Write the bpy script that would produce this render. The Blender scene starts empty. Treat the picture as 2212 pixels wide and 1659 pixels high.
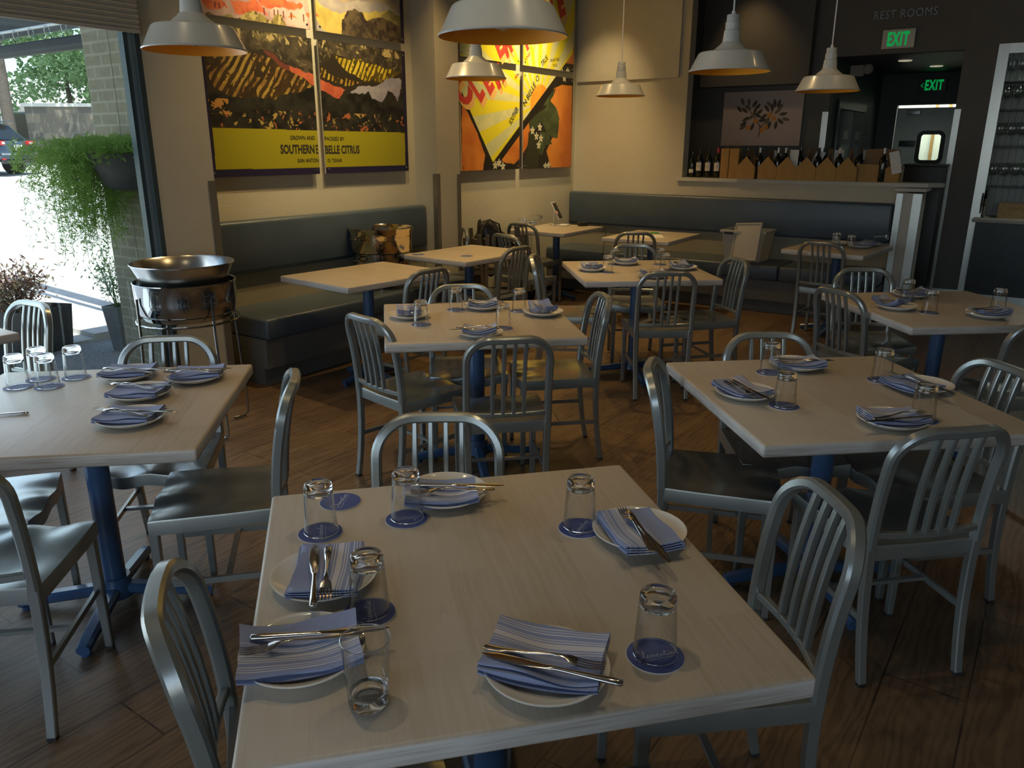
import bpy, bmesh, math, random
import numpy as np
from mathutils import Vector, Matrix

random.seed(7)
SC = bpy.context.scene
COL = SC.collection
R = math.radians

# ------------------------------------------------------------------ camera
FPX, PITCH, ROLL, CAMZ = 1680.0, R(17.05), R(0.15), 1.58
cd = bpy.data.cameras.new('camera'); cam = bpy.data.objects.new('camera', cd); COL.objects.link(cam)
cd.sensor_width = 36; cd.sensor_fit = 'HORIZONTAL'; cd.lens = FPX / 2212 * 36; cd.clip_end = 300; cd.clip_start = 0.05
_f = Vector((0, math.cos(PITCH), -math.sin(PITCH))); _u0 = Vector((0, math.sin(PITCH), math.cos(PITCH))); _r0 = Vector((1, 0, 0))
_r = math.cos(ROLL) * _r0 + math.sin(ROLL) * _u0; _u = -math.sin(ROLL) * _r0 + math.cos(ROLL) * _u0
cam.matrix_world = Matrix(((_r.x, _u.x, -_f.x, 0), (_r.y, _u.y, -_f.y, 0), (_r.z, _u.z, -_f.z, CAMZ), (0, 0, 0, 1)))
SC.camera = cam

# room axes: s runs along the street wall, t points away from it into the room
TH = R(55)
AX = (math.cos(TH), math.sin(TH)); NX = (math.sin(TH), -math.cos(TH))
def W(s, t, z=0.0): return Vector((s * AX[0] + t * NX[0], s * AX[1] + t * NX[1], z))

# ------------------------------------------------------------------ view, world, lights
SC.view_settings.view_transform = 'Standard'; SC.view_settings.look = 'None'
SC.view_settings.exposure = 0.0; SC.view_settings.gamma = 1.0; SC.view_settings.use_curve_mapping = False
cy = SC.cycles
cy.max_bounces = 7; cy.diffuse_bounces = 3; cy.glossy_bounces = 4; cy.transmission_bounces = 8; cy.transparent_max_bounces = 16
cy.caustics_reflective = False; cy.caustics_refractive = False; cy.sample_clamp_indirect = 4.0; cy.use_denoising = True
cy.use_adaptive_sampling = True; cy.adaptive_threshold = 0.02
try: cy.denoiser = 'OPENIMAGEDENOISE'
except Exception: pass

wd = bpy.data.worlds.new('sky'); SC.world = wd; wd.use_nodes = True
nt = wd.node_tree; nt.nodes.clear()
wo = nt.nodes.new('ShaderNodeOutputWorld'); bg = nt.nodes.new('ShaderNodeBackground'); sky = nt.nodes.new('ShaderNodeTexSky')
sky.sky_type = 'NISHITA'; sky.sun_disc = False; sky.sun_elevation = R(58); sky.sun_rotation = R(140); sky.air_density = 1.0; sky.dust_density = 1.5
bg.inputs[1].default_value = 0.30
nt.links.new(sky.outputs[0], bg.inputs[0]); nt.links.new(bg.outputs[0], wo.inputs[0])

def aim(o, p): o.rotation_euler = (Vector(p) - o.location).to_track_quat('-Z', 'Y').to_euler()
def area(name, loc, target, sx, sy, power, color):
    l = bpy.data.lights.new(name, 'AREA'); l.shape = 'RECTANGLE'; l.size = sx; l.size_y = sy; l.energy = power; l.color = color
    o = bpy.data.objects.new(name, l); COL.objects.link(o); o.location = loc; aim(o, target); return o
def spot(name, loc, target, power, color, size=60, blend=0.6, rad=0.04):
    l = bpy.data.lights.new(name, 'SPOT'); l.energy = power; l.color = color; l.spot_size = R(size); l.spot_blend = blend; l.shadow_soft_size = rad
    o = bpy.data.objects.new(name, l); COL.objects.link(o); o.location = loc; aim(o, target); return o
sl = bpy.data.lights.new('sun', 'SUN'); sl.energy = 9.0; sl.angle = R(0.6); sl.color = (1.0, 0.96, 0.9)
so = bpy.data.objects.new('sun', sl); COL.objects.link(so); so.location = (0, 0, 12)
_sd = W(-0.35, 0.55, 0); _sd.z = 1.35; aim(so, so.location - _sd)
WARM = (1.0, 0.66, 0.27); WARM2 = (1.0, 0.78, 0.46); DAY = (0.72, 0.86, 1.0)
# daylight through the windows behind the camera and along the street wall
area('window_light_rear', W(-3.9, 0.6, 1.7), W(3, -0.5, 0.6), 5.5, 2.3, 46, DAY)
area('window_light_street', W(0.1, -4.28, 1.25), W(0.4, 0, 0.7), 3.4, 1.9, 36, DAY)
area('window_light_street_far', W(1.9, -4.28, 1.15), W(2.2, 0, 0.7), 1.0, 1.7, 6, DAY)
# ceiling spots
spot('picture_spot', W(4.30, -3.95, 3.45), W(4.3, -4.86, 2.40), 200, (1.0, 0.80, 0.42), 78, 1.0, 0.03)
spot('picture_spot', W(7.03, -3.95, 3.45), W(7.03, -4.86, 2.38), 190, (1.0, 0.80, 0.42), 78, 1.0, 0.03)
spot('wall_spot', W(7.25, -4.3, 3.5), W(8.2, -4.45, 1.75), 78, (1.0, 0.74, 0.36), 50, 1.0, 0.05)
DOWN = [((-0.95, 5.2), 118), ((-0.3, 6.5), 98), ((0.5, 8.2), 155), ((0.9, 5.5), 66), ((-0.2, 3.9), 46), ((1.4, 7.4), 26),
        ((2.3, 4.2), 20), ((-0.75, 1.5), 30), ((0.5, 2.1), 24), ((1.2, 2.6), 15), ((-1.4, 2.5), 16), ((-2.0, 4.0), 10)]
for (x, y), p in DOWN:
    spot('downlight', (x, y, 3.55), (x, y, 0), p, WARM if y > 3.5 else WARM2, 88, 0.8, 0.035)
spot('niche_spot', W(8.95, -3.35, 3.5), W(9.6, -3.2, 1.9), 16, WARM, 70, 1.0, 0.05)
for _s, _t in ((10.4, -1.82), (11.3, -1.62)): spot('hall_light', W(_s, _t, 2.49), W(_s + 0.35, _t, 0), 7, (0.9, 1.0, 0.9), 120, 1.0, 0.06)
area('kitchen_light', W(13.2, -1.6, 2.5), W(13.2, -1.6, 0), 1.0, 1.4, 50, (0.92, 1.0, 0.86))

# ------------------------------------------------------------------ materials
def mat(name, col, rough=0.5, metal=0.0, spec=0.5, **kw):
    m = bpy.data.materials.new(name); m.use_nodes = True; n = m.node_tree
    b = n.nodes['Principled BSDF']
    b.inputs['Base Color'].default_value = (*col, 1); b.inputs['Roughness'].default_value = rough
    b.inputs['Metallic'].default_value = metal; b.inputs['Specular IOR Level'].default_value = spec
    if 'emit' in kw:
        b.inputs['Emission Color'].default_value = (*kw['emit'], 1); b.inputs['Emission Strength'].default_value = kw.get('es', 1)
    if 'coat' in kw: b.inputs['Coat Weight'].default_value = kw['coat']; b.inputs['Coat Roughness'].default_value = kw.get('cr', 0.1)
    if 'trans' in kw: b.inputs['Transmission Weight'].default_value = kw['trans']; b.inputs['IOR'].default_value = kw.get('ior', 1.45)
    m['b'] = 1
    return m
def nodes(m): return m.node_tree, m.node_tree.nodes['Principled BSDF']
def coords(n, scale=(1, 1, 1), rot=(0, 0, 0), kind='Object'):
    tc = n.nodes.new('ShaderNodeTexCoord'); mp = n.nodes.new('ShaderNodeMapping'); mp.inputs['Scale'].default_value = scale; mp.inputs['Rotation'].default_value = rot
    n.links.new(tc.outputs[kind], mp.inputs[0]); return mp.outputs[0]
def noise(n, vec, scale, detail=3, rough=0.55):
    t = n.nodes.new('ShaderNodeTexNoise'); t.inputs['Scale'].default_value = scale; t.inputs['Detail'].default_value = detail; t.inputs['Roughness'].default_value = rough
    if vec is not None: n.links.new(vec, t.inputs['Vector'])
    return t.outputs['Fac']
def ramp(n, fac, stops, interp='LINEAR'):
    r = n.nodes.new('ShaderNodeValToRGB'); r.color_ramp.interpolation = interp
    e = r.color_ramp.elements
    while len(e) < len(stops): e.new(0.5)
    for k, (p, c) in enumerate(stops): e[k].position = p; e[k].color = (*c, 1)
    n.links.new(fac, r.inputs[0]); return r.outputs[0]
def bump(m, fac, strength=0.2, dist=0.01):
    n, b = nodes(m); bp = n.nodes.new('ShaderNodeBump'); bp.inputs['Strength'].default_value = strength; bp.inputs['Distance'].default_value = dist
    n.links.new(fac, bp.inputs['Height']); n.links.new(bp.outputs[0], b.inputs['Normal'])
def mixc(n, f, a, b_, mode='MIX'):
    x = n.nodes.new('ShaderNodeMix'); x.data_type = 'RGBA'; x.blend_type = mode
    if isinstance(f, float): x.inputs[0].default_value = f
    else: n.links.new(f, x.inputs[0])
    for i, v in ((6, a), (7, b_)):
        if isinstance(v, tuple): x.inputs[i].default_value = (*v, 1)
        else: n.links.new(v, x.inputs[i])
    return x.outputs[2]
def noisy(name, c1, c2, scale=4, rough=0.5, metal=0.0, stretch=(1, 1, 1), bmp=0.0, bscale=200, **kw):
    m = mat(name, c1, rough, metal, **kw); n, b = nodes(m)
    v = coords(n, stretch); n.links.new(ramp(n, noise(n, v, scale, 4), [(0.35, c1), (0.65, c2)]), b.inputs['Base Color'])
    if bmp: bump(m, noise(n, coords(n), bscale, 2), bmp, 0.004)
    return m

M = {}
M['wall'] = noisy('textured_cream_wall', (0.50, 0.46, 0.36), (0.53, 0.49, 0.39), 2, 0.75, bmp=0.5, bscale=90)
M['white_trim'] = noisy('cream_trim', (0.52, 0.49, 0.42), (0.56, 0.53, 0.46), 3, 0.55)
M['dark_wall'] = noisy('charcoal_wall', (0.135, 0.125, 0.11), (0.15, 0.14, 0.122), 2, 0.6)
M['hall_wall'] = noisy('hall_wall', (0.055, 0.068, 0.072), (0.065, 0.078, 0.08), 2, 0.55)
M['ceiling'] = noisy('ceiling_paint', (0.16, 0.15, 0.14), (0.19, 0.18, 0.17), 2, 0.8)
M['light_wall'] = noisy('kitchen_wall', (0.8, 0.84, 0.78), (0.85, 0.86, 0.8), 3, 0.5)
M['metal_guard'] = noisy('stainless_guard', (0.55, 0.58, 0.56), (0.7, 0.72, 0.68), 3, 0.32, 0.9, stretch=(1, 1, 0.2))
M['bronze_guard'] = noisy('corner_guard', (0.22, 0.20, 0.16), (0.26, 0.24, 0.19), 3, 0.35, 0.5)
M['chair'] = noisy('grey_chair_metal', (0.285, 0.305, 0.295), (0.315, 0.335, 0.32), 5, 0.27, 0.6, bmp=0.03, bscale=120)
M['seat'] = noisy('brushed_seat_metal', (0.25, 0.28, 0.285), (0.29, 0.31, 0.31), 5, 0.24, 0.75, stretch=(6, 1, 1), bmp=0.03, bscale=60)
M['rubber'] = noisy('black_rubber', (0.015, 0.015, 0.015), (0.03, 0.03, 0.03), 10, 0.6)
M['blue'] = noisy('blue_painted_iron', (0.035, 0.085, 0.19), (0.05, 0.11, 0.23), 6, 0.3, bmp=0.08, bscale=60, coat=0.4)
M['vinyl'] = noisy('blue_grey_vinyl', (0.062, 0.086, 0.115), (0.072, 0.096, 0.125), 5, 0.36, bmp=0.15, bscale=160)
M['bench_back'] = noisy('bench_back_paint', (0.30, 0.27, 0.20), (0.33, 0.30, 0.225), 3, 0.6)
M['base_paint'] = noisy('bench_base_paint', (0.12, 0.125, 0.12), (0.14, 0.14, 0.135), 3, 0.55)
M['plate'] = mat('white_china', (0.74, 0.73, 0.68), 0.12, 0, 0.5)
M['steel'] = mat('polished_steel', (0.62, 0.60, 0.56), 0.14, 1.0)
M['chrome'] = mat('chrome', (0.42, 0.42, 0.41), 0.06, 1.0)
M['brushed'] = noisy('brushed_steel', (0.5, 0.5, 0.48), (0.6, 0.6, 0.57), 20, 0.24, 1.0, stretch=(1, 1, 0.05))
M['hammered'] = mat('hammered_brass_steel', (0.78, 0.64, 0.40), 0.12, 1.0)
n_, b_ = nodes(M['hammered']); _v = n_.nodes.new('ShaderNodeTexVoronoi'); _v.inputs['Scale'].default_value = 60; n_.links.new(coords(n_), _v.inputs['Vector']); bump(M['hammered'], _v.outputs['Distance'], 0.2, 0.003)
M['lamp_white'] = mat('white_enamel', (0.50, 0.51, 0.49), 0.3, 0, 0.5, coat=0.3)
M['lamp_orange'] = noisy('orange_enamel', (0.95, 0.36, 0.015), (0.98, 0.42, 0.03), 6, 0.45)
M['black'] = noisy('black_plastic', (0.012, 0.012, 0.012), (0.02, 0.02, 0.02), 8, 0.45)
M['black_paint'] = noisy('black_paint', (0.02, 0.028, 0.032), (0.03, 0.036, 0.04), 4, 0.4)
M['frame_metal'] = noisy('window_frame_metal', (0.06, 0.09, 0.10), (0.075, 0.105, 0.115), 4, 0.35, 0.4)
M['silver'] = noisy('silver_frame', (0.35, 0.4, 0.42), (0.42, 0.47, 0.48), 4, 0.35, 0.7)
M['white_plastic'] = noisy('white_plastic', (0.7, 0.7, 0.68), (0.75, 0.75, 0.72), 6, 0.35)
M['paper'] = noisy('white_paper', (0.72, 0.70, 0.66), (0.78, 0.76, 0.72), 30, 0.8)
M['label'] = noisy('cream_label', (0.62, 0.58, 0.5), (0.68, 0.64, 0.56), 30, 0.7)
M['ink'] = mat('dark_ink', (0.02, 0.018, 0.015), 0.7)
M['grey_ink'] = mat('grey_ink', (0.25, 0.24, 0.22), 0.7)
M['pink'] = mat('pink_paper', (0.75, 0.35, 0.35), 0.7)
M['yellow'] = mat('yellow_tape', (0.6, 0.6, 0.05), 0.6)
M['green'] = mat('green_plastic', (0.12, 0.5, 0.06), 0.4)
M['card'] = noisy('brown_cardboard', (0.36, 0.20, 0.06), (0.41, 0.235, 0.075), 12, 0.75)
M['card_dark'] = noisy('brown_cardboard_inner', (0.22, 0.12, 0.05), (0.26, 0.15, 0.06), 12, 0.75)
M['bottle'] = mat('dark_bottle_glass', (0.008, 0.012, 0.008), 0.06, 0, 0.6)
M['foil'] = noisy('grey_foil', (0.4, 0.4, 0.4), (0.5, 0.5, 0.48), 30, 0.35, 0.6)
M['red_foil'] = mat('red_foil', (0.5, 0.02, 0.03), 0.35)
M['crate'] = noisy('pine_crate', (0.42, 0.26, 0.10), (0.5, 0.32, 0.14), 6, 0.6, stretch=(1, 8, 8))
M['dark_wood'] = noisy('brown_wood', (0.10, 0.085, 0.065), (0.13, 0.11, 0.085), 6, 0.45, stretch=(8, 8, 1))
M['blue_cloth'] = noisy('blue_cloth', (0.09, 0.14, 0.38), (0.12, 0.17, 0.44), 60, 0.85)
M['bag'] = noisy('black_nylon', (0.008, 0.008, 0.009), (0.02, 0.02, 0.02), 20, 0.4, bmp=0.6, bscale=25)
M['blue_tub'] = noisy('blue_plastic', (0.02, 0.08, 0.35), (0.03, 0.1, 0.4), 6, 0.35)
M['pot'] = noisy('grey_planter', (0.16, 0.165, 0.165), (0.2, 0.205, 0.2), 6, 0.6)
M['dark_pot'] = noisy('dark_planter', (0.035, 0.035, 0.035), (0.05, 0.048, 0.045), 8, 0.6)
M['soil'] = noisy('potting_soil', (0.03, 0.02, 0.012), (0.05, 0.035, 0.02), 40, 0.9)
def leafmat(name, a, b): 
    m = noisy(name, a, b, 3, 0.55); nn, bb = nodes(m); tr = nn.nodes.new('ShaderNodeBsdfTranslucent'); mx = nn.nodes.new('ShaderNodeMixShader'); mx.inputs[0].default_value = 0.4
    tr.inputs[0].default_value = (*b, 1); nn.links.new(bb.outputs[0], mx.inputs[1]); nn.links.new(tr.outputs[0], mx.inputs[2]); nn.links.new(mx.outputs[0], nn.nodes['Material Output'].inputs[0]); return m
M['fern'] = leafmat('fern_green', (0.26, 0.46, 0.07), (0.46, 0.64, 0.16))
M['leaf'] = leafmat('leaf_green', (0.09, 0.2, 0.06), (0.2, 0.34, 0.12))
M['leaf_red'] = leafmat('nandina_leaves', (0.10, 0.13, 0.06), (0.26, 0.10, 0.08))
M['tree'] = leafmat('tree_green', (0.13, 0.26, 0.10), (0.30, 0.44, 0.22))
M['tree_dark'] = leafmat('oak_green', (0.045, 0.10, 0.05), (0.13, 0.22, 0.11))
M['tree_yellow'] = leafmat('yellow_leaves', (0.5, 0.42, 0.12), (0.65, 0.5, 0.25))
M['bark'] = noisy('bark', (0.07, 0.055, 0.045), (0.12, 0.10, 0.08), 10, 0.8, stretch=(4, 4, 1))
M['asphalt'] = noisy('pale_asphalt', (0.42, 0.42, 0.42), (0.62, 0.62, 0.60), 1.2, 0.85, bmp=0.3, bscale=40)
M['sidewalk'] = noisy('aggregate_paving', (0.16, 0.16, 0.155), (0.34, 0.33, 0.31), 60, 0.85)
M['curb'] = noisy('concrete_kerb', (0.55, 0.54, 0.5), (0.65, 0.63, 0.6), 8, 0.8)
M['stucco'] = noisy('grey_stucco', (0.5, 0.5, 0.5), (0.58, 0.58, 0.57), 3, 0.8)
M['car_paint'] = noisy('blue_grey_car_paint', (0.06, 0.085, 0.12), (0.07, 0.095, 0.13), 3, 0.25, 0.4, coat=0.8)
M['car_glass'] = mat('dark_car_glass', (0.01, 0.012, 0.014), 0.05, 0, 0.8)
M['car_trim'] = noisy('black_car_trim', (0.02, 0.02, 0.02), (0.03, 0.03, 0.03), 5, 0.5)
M['tail_red'] = mat('red_tail_lens', (0.5, 0.02, 0.02), 0.2)
M['blind'] = noisy('grey_blind_fabric', (0.52, 0.48, 0.42), (0.54, 0.50, 0.44), 4, 0.85)
M['canvas'] = noisy('dark_canvas', (0.02, 0.025, 0.025), (0.03, 0.035, 0.035), 4, 0.7)
M['sign_green'] = mat('lit_green_letters', (0.0, 0.3, 0.05), 0.5, emit=(0.0, 0.8, 0.16), es=0.30)
M['sign_face'] = noisy('sign_face', (0.75, 0.72, 0.62), (0.78, 0.75, 0.65), 4, 0.5)
M['sign_face_dark'] = noisy('dark_sign_face', (0.07, 0.075, 0.065), (0.09, 0.09, 0.08), 4, 0.5)
M['lamp_disc'] = mat('downlight_lens', (0.7, 0.65, 0.5), 0.5, emit=(1.0, 0.9, 0.65), es=0.35)
M['frosted'] = mat('frosted_plastic', (0.62, 0.60, 0.54), 0.35, 0, 0.5)
def mixtrans(m, f, tint=(1, 1, 1)):
    n = m.node_tree; b = n.nodes['Principled BSDF']; o = n.nodes['Material Output']; t = n.nodes.new('ShaderNodeBsdfTransparent'); t.inputs[0].default_value = (*tint, 1)
    x = n.nodes.new('ShaderNodeMixShader'); x.inputs[0].default_value = f
    n.links.new(b.outputs[0], x.inputs[1]); n.links.new(t.outputs[0], x.inputs[2]); n.links.new(x.outputs[0], o.inputs[0])
mixtrans(M['frosted'], 0.45)
def thin_glass(name, tint=(0.97, 0.98, 0.97), ior=1.5, rough=0.0, gain=1.0, edge=0.45, power=2.2):
    m = bpy.data.materials.new(name); m.use_nodes = True; n = m.node_tree; n.nodes.clear()
    o = n.nodes.new('ShaderNodeOutputMaterial'); t = n.nodes.new('ShaderNodeBsdfTransparent'); t.inputs[0].default_value = (*tint, 1)
    g = n.nodes.new('ShaderNodeBsdfGlossy'); g.inputs['Roughness'].default_value = rough; g.inputs[0].default_value = (0.95, 0.97, 0.97, 1)
    lw = n.nodes.new('ShaderNodeLayerWeight'); lw.inputs[0].default_value = 0.5
    pw = n.nodes.new('ShaderNodeMath'); pw.operation = 'POWER'; pw.inputs[1].default_value = power; n.links.new(lw.outputs['Facing'], pw.inputs[0])
    cr = n.nodes.new('ShaderNodeValToRGB'); e = cr.color_ramp.elements; e[0].position = 0.35; e[0].color = (*tint, 1); e[1].position = 0.98; e[1].color = (*[k * edge for k in tint], 1); n.links.new(lw.outputs['Facing'], cr.inputs[0]); n.links.new(cr.outputs[0], t.inputs[0])
    mu = n.nodes.new('ShaderNodeMath'); mu.operation = 'MULTIPLY_ADD'; mu.inputs[1].default_value = 0.8 * gain; mu.inputs[2].default_value = 0.045 * gain; mu.use_clamp = True
    x = n.nodes.new('ShaderNodeMixShader'); n.links.new(pw.outputs[0], mu.inputs[0]); n.links.new(mu.outputs[0], x.inputs[0])
    n.links.new(t.outputs[0], x.inputs[1]); n.links.new(g.outputs[0], x.inputs[2]); n.links.new(x.outputs[0], o.inputs[0]); return m
M['thin_glass'] = thin_glass('thin_tumbler_glass')
M['pane'] = thin_glass('window_pane', (0.93, 0.98, 0.96), 1.5, 0.0, 1.0, 0.9, 4.0)
M['glass'] = mat('solid_glass', (1, 1, 1), 0.0, 0, 0.5, trans=1.0, ior=1.45)

# whitewashed plank tabletop
def tabletop_mat():
    m = mat('whitewashed_planks', (0.5, 0.46, 0.4), 0.42); n, b = nodes(m)
    v = coords(n); br = n.nodes.new('ShaderNodeTexBrick'); mp = coords(n, (1, 1, 1), (0, 0, R(90)))
    n.links.new(mp, br.inputs[0]); br.inputs['Scale'].default_value = 1; br.inputs['Mortar Size'].default_value = 0.0006; br.inputs['Mortar Smooth'].default_value = 0.5
    br.inputs['Brick Width'].default_value = 0.52; br.inputs['Row Height'].default_value = 0.088; br.inputs['Bias'].default_value = 0
    br.inputs['Color1'].default_value = (0.40, 0.335, 0.255, 1); br.inputs['Color2'].default_value = (0.475, 0.41, 0.325, 1); br.inputs['Mortar'].default_value = (0.36, 0.31, 0.25, 1)
    g = noise(n, coords(n, (28, 1.6, 28)), 3.0, 6, 0.65)
    c = mixc(n, ramp(n, g, [(0.35, (0, 0, 0)), (0.72, (1, 1, 1))]), br.outputs[0], (0.50, 0.44, 0.365))
    k = noise(n, coords(n, (9, 2.2, 9)), 2.2, 4, 0.6)
    c2 = mixc(n, ramp(n, k, [(0.66, (0, 0, 0)), (0.80, (0.65, 0.65, 0.65))]), c, (0.27, 0.25, 0.22))
    # the vertical edges are painted whiter
    tc = n.nodes.new('ShaderNodeTexCoord'); sx = n.nodes.new('ShaderNodeSeparateXYZ'); n.links.new(tc.outputs['Normal'], sx.inputs[0])
    mm = n.nodes.new('ShaderNodeMath'); mm.operation = 'ABSOLUTE'; n.links.new(sx.outputs[2], mm.inputs[0])
    e = ramp(n, mm.outputs[0], [(0.25, (1, 1, 1)), (0.6, (0, 0, 0))])
    eg = noise(n, coords(n, (2, 2, 60)), 3.0, 5, 0.6)
    ec = ramp(n, eg, [(0.3, (0.38, 0.33, 0.29)), (0.55, (0.60, 0.57, 0.53))])
    n.links.new(mixc(n, e, c2, ec), b.inputs['Base Color']); bump(m, g, 0.05, 0.002); return m
M['table'] = tabletop_mat()
def floor_mat():
    m = mat('oak_plank_floor', (0.1, 0.06, 0.03), 0.42); n, b = nodes(m)
    br = n.nodes.new('ShaderNodeTexBrick'); n.links.new(coords(n), br.inputs[0]); br.inputs['Scale'].default_value = 1
    br.inputs['Mortar Size'].default_value = 0.003; br.inputs['Mortar Smooth'].default_value = 0.2; br.inputs['Brick Width'].default_value = 1.45; br.inputs['Row Height'].default_value = 0.228
    br.offset = 0.37
    br.inputs['Color1'].default_value = (0.120, 0.076, 0.042, 1); br.inputs['Color2'].default_value = (0.165, 0.108, 0.062, 1); br.inputs['Mortar'].default_value = (0.018, 0.01, 0.006, 1)
    w = n.nodes.new('ShaderNodeTexWave'); w.wave_type = 'BANDS'; w.bands_direction = 'Y'; w.inputs['Scale'].default_value = 11; w.inputs['Distortion'].default_value = 16; w.inputs['Detail'].default_value = 3.5; w.inputs['Detail Scale'].default_value = 0.9; w.inputs['Detail Roughness'].default_value = 0.6
    n.links.new(coords(n, (0.22, 1, 1)), w.inputs['Vector'])
    c = mixc(n, ramp(n, w.outputs['Fac'], [(0.2, (0.5, 0.5, 0.5)), (0.6, (0, 0, 0))]), br.outputs[0], (0.055, 0.033, 0.019))
    k = noise(n, coords(n, (1.2, 6, 1)), 2.0, 5, 0.6)
    c = mixc(n, ramp(n, k, [(0.45, (0, 0, 0)), (0.8, (0.6, 0.6, 0.6))]), c, (0.23, 0.15, 0.08))
    n.links.new(c, b.inputs['Base Color']); bump(m, w.outputs['Fac'], 0.06, 0.002); return m
M['floor'] = floor_mat()
def brick_mat(name, c1, c2, mo, bw, rh, ms, rot=(0, 0, 0), bmpst=0.4):
    m = mat(name, c1, 0.8); n, b = nodes(m); v = coords(n, (1, 1, 1), rot if rot != 'yz' else (0, 0, 0))
    if rot == 'yz':
        sp = n.nodes.new('ShaderNodeSeparateXYZ'); cb = n.nodes.new('ShaderNodeCombineXYZ'); ad = n.nodes.new('ShaderNodeMath'); ad.operation = 'ADD'; n.links.new(v, sp.inputs[0]); n.links.new(sp.outputs[0], ad.inputs[0]); n.links.new(sp.outputs[1], ad.inputs[1]); n.links.new(ad.outputs[0], cb.inputs[0]); n.links.new(sp.outputs[2], cb.inputs[1]); v = cb.outputs[0]
    br = n.nodes.new('ShaderNodeTexBrick'); n.links.new(v, br.inputs[0])
    br.inputs['Scale'].default_value = 1; br.inputs['Brick Width'].default_value = bw; br.inputs['Row Height'].default_value = rh; br.inputs['Mortar Size'].default_value = ms
    br.inputs['Color1'].default_value = (*c1, 1); br.inputs['Color2'].default_value = (*c2, 1); br.inputs['Mortar'].default_value = (*mo, 1)
    n.links.new(mixc(n, 0.3, br.outputs[0], ramp(n, noise(n, coords(n), 25, 4), [(0.3, tuple(x * 0.6 for x in c1)), (0.7, tuple(min(1, x * 1.2) for x in c2))])), b.inputs['Base Color'])
    bump(m, br.outputs['Fac'], -bmpst, 0.01); return m
M['brick'] = brick_mat('painted_brick', (0.30, 0.26, 0.17), (0.35, 0.305, 0.205), (0.48, 0.43, 0.32), 0.2, 0.072, 0.008, 'yz')
M['stone'] = brick_mat('stone_blocks', (0.26, 0.22, 0.16), (0.09, 0.085, 0.075), (0.16, 0.155, 0.14), 0.55, 0.34, 0.02, (R(90), 0, 0))

# striped napkin
def napkin_mat():
    m = mat('blue_striped_cotton', (0.25, 0.3, 0.5), 0.9); n, b = nodes(m)
    tc = n.nodes.new('ShaderNodeTexCoord'); sx = n.nodes.new('ShaderNodeSeparateXYZ'); n.links.new(tc.outputs['Object'], sx.inputs[0])
    mr = n.nodes.new('ShaderNodeMapRange'); mr.inputs[1].default_value = -0.07; mr.inputs[2].default_value = 0.07; n.links.new(sx.outputs[1], mr.inputs[0])
    B = (0.225, 0.275, 0.46); Wt = (0.60, 0.58, 0.60); L = (0.33, 0.35, 0.50)
    st = [(0.0, B), (0.40, L), (0.44, B), (0.52, Wt), (0.535, B), (0.56, Wt), (0.575, B), (0.60, Wt), (0.68, B), (0.70, Wt), (0.72, B), (0.74, Wt), (0.755, B), (0.82, Wt), (0.835, B), (0.86, Wt), (0.875, B), (0.9, Wt), (0.915, B)]
    c = ramp(n, mr.outputs[0], st, 'CONSTANT')
    wv = noise(n, coords(n, (1, 1, 1)), 900, 2)
    n.links.new(mixc(n, ramp(n, wv, [(0.4, (0, 0, 0)), (0.7, (0.25, 0.25, 0.25))]), c, (0.5, 0.52, 0.62)), b.inputs['Base Color']); bump(m, wv, 0.3, 0.001); return m
M['napkin'] = napkin_mat()
M['napkin_plain'] = noisy('blue_chambray', (0.225, 0.275, 0.46), (0.27, 0.32, 0.50), 400, 0.9)
M['coaster'] = noisy('blue_coaster', (0.055, 0.085, 0.27), (0.065, 0.10, 0.30), 30, 0.6)
M['coaster_ink'] = mat('pale_print', (0.55, 0.58, 0.66), 0.6)
M['coaster_edge'] = mat('white_card_edge', (0.6, 0.6, 0.58), 0.7)

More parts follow.
